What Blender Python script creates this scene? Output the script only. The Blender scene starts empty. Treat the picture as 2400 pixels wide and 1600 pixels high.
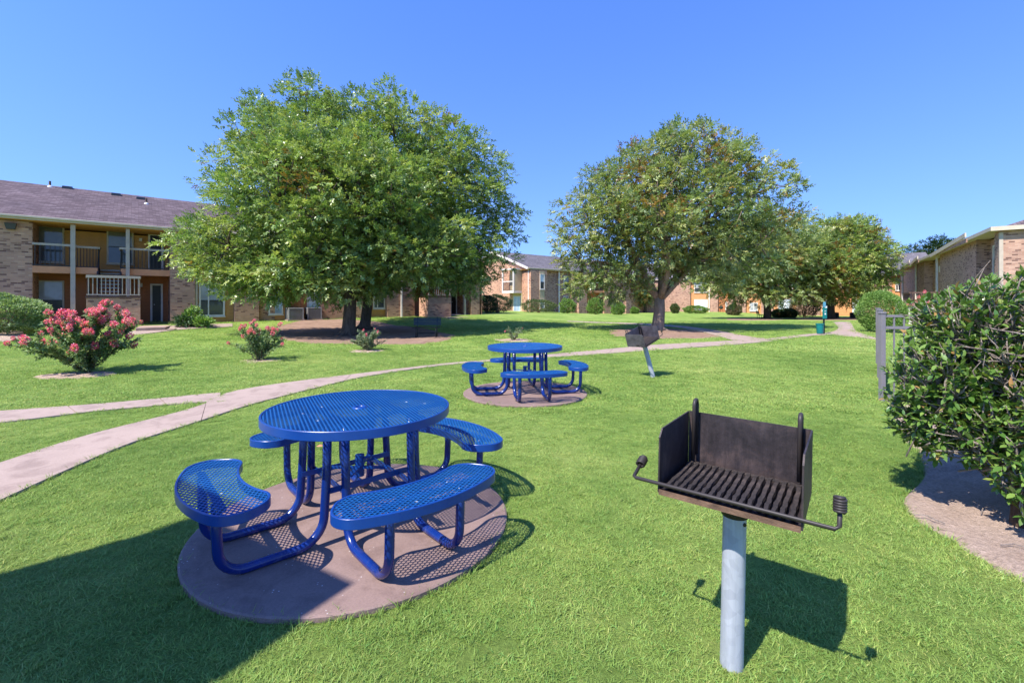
import bpy, math, random
import numpy as np
from mathutils import Vector, Matrix

R = math.radians
SC = bpy.context.scene
COL = SC.collection

# ------------------------------------------------------------------ camera
F = 1067.0          # focal length in photo pixels (photo 2400 wide)
EYE = 1.465
HOR = 706.0
cam = bpy.data.cameras.new('camera'); cam_o = bpy.data.objects.new('camera', cam); COL.objects.link(cam_o)
cam_o.location = (0, 0, EYE); cam_o.rotation_euler = (R(90), 0, 0)
cam.sensor_width = 36; cam.lens = 36 * F / 2400
cam.shift_y = -(800 - HOR) / 2400
cam.clip_start = 0.05; cam.clip_end = 2000
SC.camera = cam_o

# ------------------------------------------------------------------ light
SUN_AZ = 45.5       # light travels towards this heading (degrees from +Y towards +X)
SUN_EL = 52.5
w = bpy.data.worlds.new('World'); SC.world = w; w.use_nodes = True
nt = w.node_tree; nt.nodes.clear()
sky = nt.nodes.new('ShaderNodeTexSky'); sky.sky_type = 'NISHITA'; sky.sun_disc = False
sky.sun_elevation = R(SUN_EL); sky.sun_rotation = R(SUN_AZ + 180)
sky.altitude = 300; sky.air_density = 1.4; sky.dust_density = 0.0; sky.ozone_density = 2.0
tcw = nt.nodes.new('ShaderNodeTexCoord'); mpw = nt.nodes.new('ShaderNodeMapping'); nvw = nt.nodes.new('ShaderNodeVectorMath'); nvw.operation = 'NORMALIZE'
mpw.inputs['Scale'].default_value = (1, 1, .8); mpw.inputs['Location'].default_value = (0, 0, .25)
nt.links.new(tcw.outputs['Generated'], mpw.inputs[0]); nt.links.new(mpw.outputs[0], nvw.inputs[0]); nt.links.new(nvw.outputs[0], sky.inputs[0])
hs = nt.nodes.new('ShaderNodeHueSaturation'); hs.inputs['Saturation'].default_value = 1.33; hs.inputs['Hue'].default_value = 0.523
bg = nt.nodes.new('ShaderNodeBackground'); bg.inputs['Strength'].default_value = 0.15
wo = nt.nodes.new('ShaderNodeOutputWorld')
nt.links.new(sky.outputs[0], hs.inputs['Color']); nt.links.new(hs.outputs[0], bg.inputs[0]); nt.links.new(bg.outputs[0], wo.inputs[0])
sl = bpy.data.lights.new('sun', 'SUN'); sl.energy = 4.15; sl.angle = R(0.53); sl.color = (1.0, 0.95, 0.87)
so = bpy.data.objects.new('sun', sl); COL.objects.link(so)
so.rotation_euler = (R(90 - SUN_EL), 0, R(-SUN_AZ)); so.location = (-20, -20, 40)
SC.view_settings.view_transform = 'Standard'; SC.view_settings.look = 'None'
SC.view_settings.exposure = 1.08; SC.view_settings.gamma = 1.0
SC.view_settings.use_curve_mapping = False

# ------------------------------------------------------------------ helpers
def sstep(a, b, v):
    t = np.clip((np.asarray(v, float) - a) / (b - a), 0, 1)
    return t * t * (3 - 2 * t)

LB = R(50.5)        # heading of the long left building
LD = (math.sin(LB), math.cos(LB)); LE = (-math.cos(LB), math.sin(LB))
LO = ((360 - 1200) / F * 23.7, 23.7)
def gz(x, y):
    """lawn height"""
    x = np.asarray(x, float); y = np.asarray(y, float)
    s = -((x - LO[0]) * LE[0] + (y - LO[1]) * LE[1])       # metres in front of the left building
    z = 0.30 * sstep(5.5, 0.5, s) + 0.12 * sstep(24, 40, y) * sstep(7, -3, x)
    z = z - 0.38 * sstep(30, 52, y) * sstep(2, 14, x)
    z = z + 0.02 * np.sin(x * .45 + 1.3) * np.sin(y * .4) * sstep(8, 14, y)
    return z
def G(px, py, z=0.0):
    Z = F * (EYE - z) / (py - HOR)
    return ((px - 1200) / F * Z, Z)
def at(px, Z):
    return ((px - 1200) / F * Z, Z)
def gzf(x, y): return float(gz(x, y))

def link(o, parent=None):
    COL.objects.link(o)
    if parent is not None: o.parent = parent
    return o
def tag(o, label=None, cat=None, group=None, kind=None):
    if label: o['label'] = label
    if cat: o['category'] = cat
    if group: o['group'] = group
    if kind: o['kind'] = kind
    return o
def empty(name, loc, rz=0.0, **kw):
    o = bpy.data.objects.new(name, None); o.empty_display_size = .2
    o.location = loc; o.rotation_euler = (0, 0, rz); COL.objects.link(o)
    return tag(o, **kw)
def copy_tree(o, parent=None):
    c = o.copy(); link(c, parent)
    for ch in list(o.children): copy_tree(ch, c)
    return c

class MB:
    """collects polygons and links them as one mesh"""
    def __init__(s): s.v = []; s.f = []
    def add(s, vs, fs):
        n = len(s.v); s.v += [tuple(p) for p in vs]; s.f += [tuple(i + n for i in f) for f in fs]; return s
    def box(s, x0, x1, y0, y1, z0, z1):
        if x0 > x1: x0, x1 = x1, x0
        if y0 > y1: y0, y1 = y1, y0
        if z0 > z1: z0, z1 = z1, z0
        return s.add([(x0,y0,z0),(x1,y0,z0),(x1,y1,z0),(x0,y1,z0),(x0,y0,z1),(x1,y0,z1),(x1,y1,z1),(x0,y1,z1)],
              [(0,3,2,1),(4,5,6,7),(0,1,5,4),(1,2,6,5),(2,3,7,6),(3,0,4,7)])
    def bar(s, p, q, a, b, up=(0,0,1)):
        """rectangular bar from p to q, a = width, b = height"""
        p = Vector(p); q = Vector(q); d = (q - p).normalized(); u = Vector(up)
        if abs(d.dot(u)) > .99: u = Vector((0,1,0))
        sd = d.cross(u).normalized(); u = sd.cross(d)
        vs = []
        for c in (p, q):
            for i, j in ((-1,-1),(1,-1),(1,1),(-1,1)): vs.append(c + sd*(a/2*i) + u*(b/2*j))
        return s.add(vs, [(0,1,2,3),(7,6,5,4),(0,4,5,1),(1,5,6,2),(2,6,7,3),(3,7,4,0)])
    def tube(s, pts, rad, n=10, cap=True):
        pts = [Vector(p) for p in pts]; m = len(pts)
        rad = rad if isinstance(rad, (list, tuple)) else [rad]*m
        base = len(s.v); prev = None
        for i, p in enumerate(pts):
            d = (pts[min(i+1, m-1)] - pts[max(i-1, 0)]).normalized()
            if prev is None:
                u = Vector((0,0,1)) if abs(d.z) < .9 else Vector((1,0,0))
            else: u = prev
            u = (u - d*u.dot(d)).normalized(); prev = u; v = d.cross(u)
            for k in range(n):
                a = 2*math.pi*k/n; s.v.append(tuple(p + (u*math.cos(a) + v*math.sin(a))*rad[i]))
        for i in range(m-1):
            for k in range(n):
                a = base+i*n+k; b = base+i*n+(k+1)%n; s.f.append((a, b, b+n, a+n))
        if cap:
            s.f.append(tuple(base+k for k in range(n))[::-1]); s.f.append(tuple(base+(m-1)*n+k for k in range(n)))
        return s
    def lathe(s, prof, n=24, c=(0,0)):
        base = len(s.v); m = len(prof)
        for r, z in prof:
            for k in range(n):
                a = 2*math.pi*k/n; s.v.append((c[0]+r*math.cos(a), c[1]+r*math.sin(a), z))
        for i in range(m-1):
            for k in range(n):
                a = base+i*n+k; b = base+i*n+(k+1)%n; s.f.append((a, b, b+n, a+n))
        return s
    def mesh(s, name, mat, smooth=False):
        me = bpy.data.meshes.new(name); me.from_pydata(s.v, [], s.f); me.update()
        if mat: me.materials.append(mat)
        if smooth: me.shade_smooth()
        return me
    def build(s, name, mat, parent=None, smooth=False, bevel=0, autosm=False):
        o = bpy.data.objects.new(name, s.mesh(name, mat, smooth)); link(o, parent)
        if bevel:
            b = o.modifiers.new('bevel', 'BEVEL'); b.width = bevel; b.segments = 2; b.limit_method = 'ANGLE'; b.angle_limit = R(40)
        return o

def np_mesh(name, V, Fq, mat, colors=None, smooth=False):
    """fast mesh from numpy; Fq (n,k) faces; colors per vertex"""
    me = bpy.data.meshes.new(name)
    V = np.asarray(V, np.float32); Fq = np.asarray(Fq, np.int32); n, k = Fq.shape
    me.vertices.add(len(V)); me.vertices.foreach_set('co', V.ravel())
    me.loops.add(n*k); me.loops.foreach_set('vertex_index', Fq.ravel())
    me.polygons.add(n); me.polygons.foreach_set('loop_start', np.arange(0, n*k, k, dtype=np.int32))
    me.polygons.foreach_set('loop_total', np.full(n, k, np.int32))
    if smooth: me.polygons.foreach_set('use_smooth', np.ones(n, bool))
    if colors is not None:
        a = me.color_attributes.new('tint', 'FLOAT_COLOR', 'POINT')
        c = np.ones((len(V), 4), np.float32); c[:, :3] = colors; a.data.foreach_set('color', c.ravel())
    me.update(); me.validate()
    if mat: me.materials.append(mat)
    return me

# ------------------------------------------------------------------ materials
MATS = {}
def new_mat(name):
    m = bpy.data.materials.new(name); m.use_nodes = True; nt = m.node_tree
    p = nt.nodes['Principled BSDF']; MATS[name] = m
    return m, nt, p
def N(nt, t, **kw):
    n = nt.nodes.new(t)
    for k, v in kw.items():
        if k in n.inputs.keys() if hasattr(n.inputs, 'keys') else False: n.inputs[k].default_value = v
        else: setattr(n, k, v)
    return n
def ramp(nt, fac, stops):
    r = nt.nodes.new('ShaderNodeValToRGB'); e = r.color_ramp.elements
    while len(e) < len(stops): e.new(.5)
    for i, (p, c) in enumerate(stops): e[i].position = p; e[i].color = (*c, 1)
    nt.links.new(fac, r.inputs[0]); return r.outputs[0]
def noise(nt, scale, detail=4, rough=.55, vec=None, dist=0):
    n = nt.nodes.new('ShaderNodeTexNoise'); n.inputs['Scale'].default_value = scale; n.inputs['Detail'].default_value = detail
    n.inputs['Roughness'].default_value = rough; n.inputs['Distortion'].default_value = dist
    if vec is not None: nt.links.new(vec, n.inputs['Vector'])
    return n.outputs['Fac']
def objco(nt): return nt.nodes.new('ShaderNodeTexCoord').outputs['Object']
def mix(nt, a, b, fac, mode='MIX'):
    m = nt.nodes.new('ShaderNodeMix'); m.data_type = 'RGBA'; m.blend_type = mode
    for s, v in ((m.inputs[0], fac), (m.inputs[6], a), (m.inputs[7], b)):
        if hasattr(v, 'is_output'): nt.links.new(v, s)
        elif isinstance(v, (int, float)): s.default_value = v
        else: s.default_value = (*v, 1)
    return m.outputs[2]
def bump(nt, p, h, strength=.3, dist=.02):
    b = nt.nodes.new('ShaderNodeBump'); b.inputs['Strength'].default_value = strength; b.inputs['Distance'].default_value = dist
    nt.links.new(h, b.inputs['Height']); nt.links.new(b.outputs[0], p.inputs['Normal'])
def paint(name, col, rough=.6, var=.12, scale=3.0, metal=0, bmp=0.0, spec=.4, coat=0):
    m, nt, p = new_mat(name)
    nf = noise(nt, scale, 6, .65, objco(nt))
    c2 = tuple(c*(1-var*2.2) for c in col); c1 = tuple(min(1, c*(1+var)) for c in col)
    nt.links.new(ramp(nt, nf, [(.3, c2), (.65, c1)]), p.inputs['Base Color'])
    p.inputs['Roughness'].default_value = rough; p.inputs['Metallic'].default_value = metal
    p.inputs['Specular IOR Level'].default_value = spec; p.inputs['Coat Weight'].default_value = coat
    if bmp: bump(nt, p, noise(nt, scale*14, 4, .6, objco(nt)), bmp, .01)
    return m

def brick_mat(name, stops, mortar, bw=.225, bh=.075):
    m, nt, p = new_mat(name)
    tc = objco(nt); sx = nt.nodes.new('ShaderNodeSeparateXYZ'); nt.links.new(tc, sx.inputs[0])
    ad = nt.nodes.new('ShaderNodeMath'); nt.links.new(sx.outputs[0], ad.inputs[0]); nt.links.new(sx.outputs[1], ad.inputs[1])
    cb = nt.nodes.new('ShaderNodeCombineXYZ'); nt.links.new(ad.outputs[0], cb.inputs[0]); nt.links.new(sx.outputs[2], cb.inputs[1])
    b = nt.nodes.new('ShaderNodeTexBrick'); nt.links.new(cb.outputs[0], b.inputs['Vector'])
    b.inputs['Scale'].default_value = 1; b.inputs['Brick Width'].default_value = bw; b.inputs['Row Height'].default_value = bh
    b.inputs['Mortar Size'].default_value = .006; b.inputs['Mortar Smooth'].default_value = .2; b.inputs['Bias'].default_value = 0
    b.inputs['Color1'].default_value = (0,0,0,1); b.inputs['Color2'].default_value = (1,1,1,1); b.inputs['Mortar'].default_value = (.3,.3,.3,1)
    c = ramp(nt, b.outputs['Color'], stops)
    c = mix(nt, c, ramp(nt, noise(nt, 1.1, 5, .6, tc), [(.3, (.78,.76,.76)), (.7, (1.12,1.1,1.08))]), 1, 'MULTIPLY')
    c = mix(nt, c, mortar, b.outputs['Fac'])
    nt.links.new(c, p.inputs['Base Color']); p.inputs['Roughness'].default_value = .9
    p.inputs['Specular IOR Level'].default_value = .2
    inv = nt.nodes.new('ShaderNodeMath'); inv.operation = 'SUBTRACT'; inv.inputs[0].default_value = 1; nt.links.new(b.outputs['Fac'], inv.inputs[1])
    bump(nt, p, inv.outputs[0], .6, .008)
    return m
BR = [(0, (.20,.10,.075)), (.10, (.25,.13,.095)), (.18, (.46,.255,.17)), (.45, (.55,.315,.205)), (.75, (.50,.275,.185)), (1, (.62,.385,.255))]
brick = brick_mat('brick', BR, (.45,.30,.22))
brick2 = brick_mat('brick_pink', [(0, (.16,.085,.065)), (.1, (.20,.11,.085)), (.14, (.38,.22,.16)), (.6, (.45,.27,.195)), (1, (.50,.32,.235))], (.42,.30,.24))

def shingle_mat(name, c1, c2):
    m, nt, p = new_mat(name)
    tc = objco(nt)
    sx = nt.nodes.new('ShaderNodeSeparateXYZ'); nt.links.new(tc, sx.inputs[0])
    cb = nt.nodes.new('ShaderNodeCombineXYZ'); nt.links.new(sx.outputs[0], cb.inputs[0]); nt.links.new(sx.outputs[1], cb.inputs[1])
    b = nt.nodes.new('ShaderNodeTexBrick'); nt.links.new(cb.outputs[0], b.inputs['Vector'])
    b.inputs['Scale'].default_value = 1; b.inputs['Brick Width'].default_value = .30; b.inputs['Row Height'].default_value = .14
    b.inputs['Mortar Size'].default_value = .008; b.inputs['Color1'].default_value = (0,0,0,1); b.inputs['Color2'].default_value = (1,1,1,1)
    b.inputs['Mortar'].default_value = (.1,.1,.1,1); b.inputs['Mortar Smooth'].default_value = .4
    mx = mix(nt, b.outputs['Color'], (0,0,0), .0)
    c = ramp(nt, mx, [(0, tuple(x*.75 for x in c1)), (.5, c1), (1, c2)])
    c = mix(nt, c, ramp(nt, noise(nt, .5, 5, .6, tc), [(.3, (.85,.85,.87)), (.7, (1.1,1.08,1.08))]), 1, 'MULTIPLY')
    c = mix(nt, c, tuple(x*.5 for x in c1), b.outputs['Fac'])
    nt.links.new(c, p.inputs['Base Color']); p.inputs['Roughness'].default_value = .95; p.inputs['Specular IOR Level'].default_value = .15
    bump(nt, p, b.outputs['Color'], .5, .01)
    return m
shingle = shingle_mat('shingle', (.118,.088,.093), (.168,.13,.138))
shingle_g = shingle_mat('shingle_grey', (.13,.118,.125), (.18,.165,.175))

trim = paint('trim_cream', (.52,.44,.33), .6, .06)
trim_w = paint('trim_white', (.70,.64,.57), .55, .07)
rail_w = paint('rail_grey', (.45,.37,.29), .55, .08)
tan = paint('siding_tan', (.58,.29,.09), .75, .08)
rust = paint('siding_rust', (.42,.155,.06), .75, .08)
orange = paint('siding_orange', (.58,.27,.11), .75, .08)
peach = paint('slab_peach', (.66,.29,.14), .75, .06)
beige = paint('siding_beige', (.52,.41,.25), .75, .06)
darkrail = paint('rail_dark', (.035,.028,.026), .5, .15)
dkbrown = paint('rail_brown', (.10,.055,.04), .6, .12)
door_dark = paint('door_dark', (.02,.016,.016), .4, .15)
door_red = paint('door_red', (.42,.085,.045), .5, .1)
fence_m = paint('fence_grey', (.19,.175,.185), .45, .06)
dirt_dark = paint('lamp_bronze', (.05,.05,.06), .4, .1)
gravel_m = paint('white_plastic', (.75,.74,.72), .4, .05)
ink = paint('print_dark', (.06,.06,.08), .6, .05)
tread_m = paint('stair_tread', (.36,.33,.28), .8, .12)
teal = paint('station_teal', (.005,.16,.15), .35, .1)
teal_blk = paint('post_black', (.015,.02,.02), .4, .1)
signw = paint('print_white', (.7,.75,.75), .5, .03)
acm = paint('condenser_grey', (.30,.30,.29), .5, .08)
acb = paint('condenser_dark', (.02,.02,.022), .5, .1)
benchm = paint('bench_dark', (.004,.012,.013), .35, .15)
carm = paint('car_silver', (.45,.52,.62), .25, .03, coat=.6)
tyre = paint('tyre_rubber', (.02,.02,.02), .8, .1)

def glass(name, col, rough=.06):
    m, nt, p = new_mat(name)
    tc = objco(nt)
    nt.links.new(ramp(nt, noise(nt, 1.3, 3, .6, tc), [(.35, tuple(c*.75 for c in col)), (.65, tuple(min(1, c*1.2) for c in col))]), p.inputs['Base Color'])
    p.inputs['Roughness'].default_value = .5; p.inputs['Coat Weight'].default_value = 1; p.inputs['Coat Roughness'].default_value = rough
    p.inputs['Specular IOR Level'].default_value = .6
    return m
g_blind = glass('glass_blinds', (.34,.36,.38)); g_dark = glass('glass_dark', (.03,.035,.04)); g_blue = glass('glass_blue', (.30,.40,.55))
g_white = glass('glass_white', (.6,.66,.72)); g_olive = glass('glass_olive', (.12,.115,.08))
carglass = glass('car_glass', (.03,.04,.05))

# concrete
def concrete(name, c, dark, speck=True):
    m, nt, p = new_mat(name); tc = objco(nt)
    base = ramp(nt, noise(nt, 1.3, 7, .65, tc), [(.28, dark), (.72, c)])
    if speck:
        v = nt.nodes.new('ShaderNodeTexVoronoi'); v.inputs['Scale'].default_value = 38; v.inputs['Randomness'].default_value = 1; nt.links.new(tc, v.inputs['Vector'])
        sp = ramp(nt, v.outputs['Distance'], [(.0, (1,1,1)), (.10, (1,1,1)), (.16, (0,0,0))])
        gate = ramp(nt, noise(nt, 9, 3, .6, tc), [(.55, (0,0,0)), (.62, (1,1,1))])
        mk = mix(nt, sp, gate, 1, 'MULTIPLY')
        base = mix(nt, base, (.62,.57,.55), mk)
    fine = ramp(nt, noise(nt, 120, 3, .7, tc), [(.3, (.86,.86,.86)), (.7, (1.1,1.1,1.1))])
    base = mix(nt, base, fine, 1, 'MULTIPLY')
    st = ramp(nt, noise(nt, 3.2, 5, .7, tc, .6), [(.36, (.72,.70,.70)), (.5, (1,1,1))])
    base = mix(nt, base, st, .8, 'MULTIPLY')
    nt.links.new(base, p.inputs['Base Color']); p.inputs['Roughness'].default_value = .88; p.inputs['Specular IOR Level'].default_value = .25
    bump(nt, p, noise(nt, 60, 5, .7, tc), .25, .004)
    return m
conc = concrete('concrete_path', (.40,.30,.245), (.335,.25,.205), False)
conc_pad = concrete('concrete_pad', (.27,.185,.16), (.20,.135,.115))
conc_step = concrete('concrete_step', (.42,.30,.235), (.33,.23,.18), False)

def soil(name, c1, c2):
    m, nt, p = new_mat(name); tc = objco(nt)
    b = ramp(nt, noise(nt, 2.2, 8, .7, tc), [(.3, c1), (.7, c2)])
    b = mix(nt, b, ramp(nt, noise(nt, 45, 4, .7, tc), [(.3, (.7,.68,.66)), (.65, (1.15,1.12,1.1))]), 1, 'MULTIPLY')
    nt.links.new(b, p.inputs['Base Color']); p.inputs['Roughness'].default_value = 1; p.inputs['Specular IOR Level'].default_value = .1
    bump(nt, p, noise(nt, 22, 8, .75, tc), .9, .04)
    return m
dirt = soil('dirt', (.38,.28,.21), (.52,.40,.32)); mulch = soil('mulch', (.22,.14,.10), (.37,.255,.19))

# lawn and grass: same colours
def lawn_colour(nt, vec):
    a = ramp(nt, noise(nt, .33, 5, .6, vec), [(.32, (.23,.36,.075)), (.5, (.31,.445,.10)), (.68, (.40,.505,.135))])
    b = ramp(nt, noise(nt, 2.1, 6, .7, vec), [(.3, (.78,.84,.8)), (.55, (1.02,1,1)), (.75, (1.25,1.12,1.15))])
    c = mix(nt, a, b, 1, 'MULTIPLY')
    dry = ramp(nt, noise(nt, .9, 7, .75, vec, .4), [(.63, (0,0,0)), (.78, (.4,.4,.4))])
    return mix(nt, c, (.47,.44,.20), dry)
m, nt, p = new_mat('lawn')
tc = objco(nt)
c = lawn_colour(nt, tc)
c = mix(nt, c, ramp(nt, noise(nt, 34, 8, .8, tc), [(.3, (.4,.42,.36)), (.7, (1.0,.97,.97))]), 1, 'MULTIPLY')
nt.links.new(c, p.inputs['Base Color']); p.inputs['Roughness'].default_value = .95; p.inputs['Specular IOR Level'].default_value = .1
bump(nt, p, noise(nt, 60, 8, .8, tc), 1.0, .03); lawn_m = m

m, nt, p = new_mat('grass_blade')
gm = nt.nodes.new('ShaderNodeNewGeometry')
c = lawn_colour(nt, gm.outputs['Position'])
at_ = nt.nodes.new('ShaderNodeVertexColor'); at_.layer_name = 'tint'
c = mix(nt, c, at_.outputs['Color'], 1, 'MULTIPLY')
nt.links.new(c, p.inputs['Base Color']); p.inputs['Roughness'].default_value = .55; p.inputs['Specular IOR Level'].default_value = .25
tr = nt.nodes.new('ShaderNodeBsdfTranslucent'); nt.links.new(c, tr.inputs[0])
ms = nt.nodes.new('ShaderNodeMixShader'); ms.inputs[0].default_value = .45
nt.links.new(p.outputs[0], ms.inputs[1]); nt.links.new(tr.outputs[0], ms.inputs[2])
nt.links.new(ms.outputs[0], nt.nodes['Material Output'].inputs[0]); grass_m = m

def leaf_mat(name, rough=.45, spec=.35, trans=.3, coat=0):
    m, nt, p = new_mat(name)
    a = nt.nodes.new('ShaderNodeVertexColor'); a.layer_name = 'tint'
    nt.links.new(a.outputs['Color'], p.inputs['Base Color'])
    p.inputs['Roughness'].default_value = rough; p.inputs['Specular IOR Level'].default_value = spec; p.inputs['Coat Weight'].default_value = coat
    t = nt.nodes.new('ShaderNodeBsdfTranslucent')
    nt.links.new(mix(nt, a.outputs['Color'], (1.25,1.3,.6), 1, 'MULTIPLY'), t.inputs[0])
    s = nt.nodes.new('ShaderNodeMixShader'); s.inputs[0].default_value = trans
    nt.links.new(p.outputs[0], s.inputs[1]); nt.links.new(t.outputs[0], s.inputs[2]); nt.links.new(s.outputs[0], nt.nodes['Material Output'].inputs[0])
    return m
leaf_m = leaf_mat('tree_leaf', .38, .55, .34); shrub_m = leaf_mat('shrub_leaf', .5, .3, .28); petal_m = leaf_mat('petal', .7, .15, .35)
def shrub_glossy(name, c1, c2):
    m, nt, p = new_mat(name); oi = nt.nodes.new('ShaderNodeObjectInfo'); 
    nt.links.new(ramp(nt, oi.outputs['Random'], [(0, c1), (1, c2)]), p.inputs['Base Color'])
    p.inputs['Roughness'].default_value = .3; p.inputs['Specular IOR Level'].default_value = .5
    t = nt.nodes.new('ShaderNodeBsdfTranslucent'); nt.links.new(ramp(nt, oi.outputs['Random'], [(0, tuple(x*1.5 for x in c1)), (1, tuple(x*1.5 for x in c2))]), t.inputs[0])
    s = nt.nodes.new('ShaderNodeMixShader'); s.inputs[0].default_value = .22
    nt.links.new(p.outputs[0], s.inputs[1]); nt.links.new(t.outputs[0], s.inputs[2]); nt.links.new(s.outputs[0], nt.nodes['Material Output'].inputs[0])
    return m
glossy_leaf = shrub_glossy('laurel_leaf', (.065,.145,.026), (.19,.29,.06))
dead_leaf = shrub_glossy('laurel_dead_leaf', (.42,.22,.07), (.38,.30,.10))
glossy_fol = leaf_mat('laurel_foliage', .3, .5, .22)

def bark(name, c1, c2, sc=9):
    m, nt, p = new_mat(name); tc = objco(nt)
    mp = nt.nodes.new('ShaderNodeMapping'); mp.inputs['Scale'].default_value = (1,1,.25); nt.links.new(tc, mp.inputs[0])
    f = noise(nt, sc, 8, .75, mp.outputs[0], .5)
    nt.links.new(ramp(nt, f, [(.3, c1), (.7, c2)]), p.inputs['Base Color']); p.inputs['Roughness'].default_value = .95
    p.inputs['Specular IOR Level'].default_value = .1; bump(nt, p, f, 1, .05); return m
bark_pale = bark('bark_pale', (.13,.095,.07), (.36,.27,.20)); bark_m = bark('bark', (.05,.038,.03), (.17,.125,.095)); twig_m = bark('twig', (.26,.20,.16), (.50,.42,.36), 30); stem_m = bark('stem', (.09,.055,.035), (.22,.15,.10), 25)

# blue coated metal
m, nt, p = new_mat('blue_coating'); tc = objco(nt)
c = ramp(nt, noise(nt, 5, 6, .65, tc), [(.3, (.004,.038,.20)), (.7, (.006,.055,.26))])
sc = ramp(nt, noise(nt, 30, 6, .75, tc, .8), [(.66, (0,0,0)), (.72, (1,1,1))])
c = mix(nt, c, (.09,.24,.62), mix(nt, (0,0,0), sc, .45))
nt.links.new(c, p.inputs['Base Color']); p.inputs['Roughness'].default_value = .34; p.inputs['Specular IOR Level'].default_value = .5
bump(nt, p, noise(nt, 70, 3, .6, tc), .12, .004); blue = m
m, nt, p = new_mat('blue_mesh'); tc = objco(nt)
c = ramp(nt, noise(nt, 4, 6, .65, tc), [(.3, (.005,.065,.23)), (.7, (.009,.095,.30))])
sc = ramp(nt, noise(nt, 13, 7, .8, tc, .8), [(.62, (0,0,0)), (.72, (1,1,1))])
c = mix(nt, c, (.16,.28,.45), mix(nt, (0,0,0), sc, .5))
v = nt.nodes.new('ShaderNodeTexVoronoi'); v.inputs['Scale'].default_value = 7; nt.links.new(tc, v.inputs['Vector'])
c = mix(nt, c, (.55,.60,.62), ramp(nt, v.outputs['Distance'], [(.0, (.8,.8,.8)), (.05, (.8,.8,.8)), (.075, (0,0,0))]))
nt.links.new(c, p.inputs['Base Color']); p.inputs['Roughness'].default_value = .45; p.inputs['Specular IOR Level'].default_value = .35; blue_mesh = m
# blue rubbed tube feet
m, nt, p = new_mat('blue_tube'); tc = objco(nt)
c = ramp(nt, noise(nt, 5, 6, .65, tc), [(.3, (.003,.016,.12)), (.7, (.004,.024,.17))])
sx = nt.nodes.new('ShaderNodeSeparateXYZ'); nt.links.new(tc, sx.inputs[0])
lo = ramp(nt, sx.outputs[2], [(.02, (1,1,1)), (.10, (0,0,0))])
wr = mix(nt, lo, ramp(nt, noise(nt, 14, 7, .8, tc, .6), [(.5, (0,0,0)), (.62, (1,1,1))]), 1, 'MULTIPLY')
c = mix(nt, c, (.14,.14,.20), mix(nt, (0,0,0), wr, .6))
nt.links.new(c, p.inputs['Base Color']); p.inputs['Roughness'].default_value = .22; p.inputs['Specular IOR Level'].default_value = .55; blue_tube = m

m, nt, p = new_mat('grill_steel'); tc = objco(nt)
f = noise(nt, 7, 8, .7, tc, .4)
c = ramp(nt, f, [(.3, (.016,.013,.014)), (.52, (.042,.034,.035)), (.72, (.10,.072,.062))])
mpg = nt.nodes.new('ShaderNodeMapping'); mpg.inputs['Scale'].default_value = (9, 9, 1.6); nt.links.new(tc, mpg.inputs[0])
c = mix(nt, c, ramp(nt, noise(nt, 3.0, 7, .75, mpg.outputs[0]), [(.35, (.6,.58,.6)), (.7, (1.5,1.4,1.4))]), 1, 'MULTIPLY')
c = mix(nt, c, (.16,.065,.03), ramp(nt, noise(nt, 16, 8, .8, tc), [(.60, (0,0,0)), (.80, (.55,.55,.55))]))
nt.links.new(c, p.inputs['Base Color']); p.inputs['Roughness'].default_value = .55; p.inputs['Metallic'].default_value = .35
bump(nt, p, noise(nt, 90, 6, .7, tc), .3, .004); grill_m = m
rust_lip = paint('rusty_edge', (.17,.10,.065), .7, .3, 14, .2, .3)
grill_w = paint('grill_weathered', (.13,.115,.13), .5, .25, 9, .4, .3)
m, nt, p = new_mat('grate_iron'); tc = objco(nt)
c = ramp(nt, noise(nt, 28, 8, .7, tc), [(.35, (.02,.016,.015)), (.6, (.065,.048,.042)), (.8, (.20,.15,.12))])
nt.links.new(c, p.inputs['Base Color']); p.inputs['Roughness'].default_value = .7; p.inputs['Metallic'].default_value = .2
bump(nt, p, noise(nt, 60, 6, .8, tc), .8, .01); grate_m = m
m, nt, p = new_mat('galvanized'); tc = objco(nt)
v = nt.nodes.new('ShaderNodeTexVoronoi'); v.inputs['Scale'].default_value = 30; nt.links.new(tc, v.inputs['Vector'])
mp = nt.nodes.new('ShaderNodeMapping'); mp.inputs['Scale'].default_value = (14,14,1.2); nt.links.new(tc, mp.inputs[0])
c = mix(nt, ramp(nt, noise(nt, 1.5, 7, .7, mp.outputs[0]), [(.3, (.30,.32,.35)), (.7, (.44,.46,.50))]), ramp(nt, v.outputs['Color'], [(0, (.86,.86,.88)), (1, (1.08,1.08,1.08))]), 1, 'MULTIPLY')
nt.links.new(c, p.inputs['Base Color']); p.inputs['Roughness'].default_value = .5; p.inputs['Metallic'].default_value = .12; galv = m

# ------------------------------------------------------------------ ground
rs = np.random.RandomState(7)
def axis(lo, hi, fine, step):
    a = list(np.arange(-fine, fine + .01, step)); g = step
    v = fine
    up = []
    while v < hi: g *= 1.25; v += g; up.append(v)
    v = -fine; dn = []; g = step
    while v > lo: g *= 1.25; v -= g; dn.append(v)
    return np.array(dn[::-1] + a + up)
xs = axis(-600, 600, 64, 1.0); ys = axis(-200, 900, 70, 1.0)
X, Y = np.meshgrid(xs, ys); nx = len(xs); ny = len(ys)
V = np.stack([X, Y, gz(X, Y)], -1).reshape(-1, 3)
I = np.arange(nx*ny).reshape(ny, nx)
Q = np.stack([I[:-1,:-1], I[:-1,1:], I[1:,1:], I[1:,:-1]], -1).reshape(-1, 4)
lawn = bpy.data.objects.new('lawn', np_mesh('lawn', V, Q, lawn_m, smooth=True)); link(lawn); tag(lawn, kind='structure')

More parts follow.
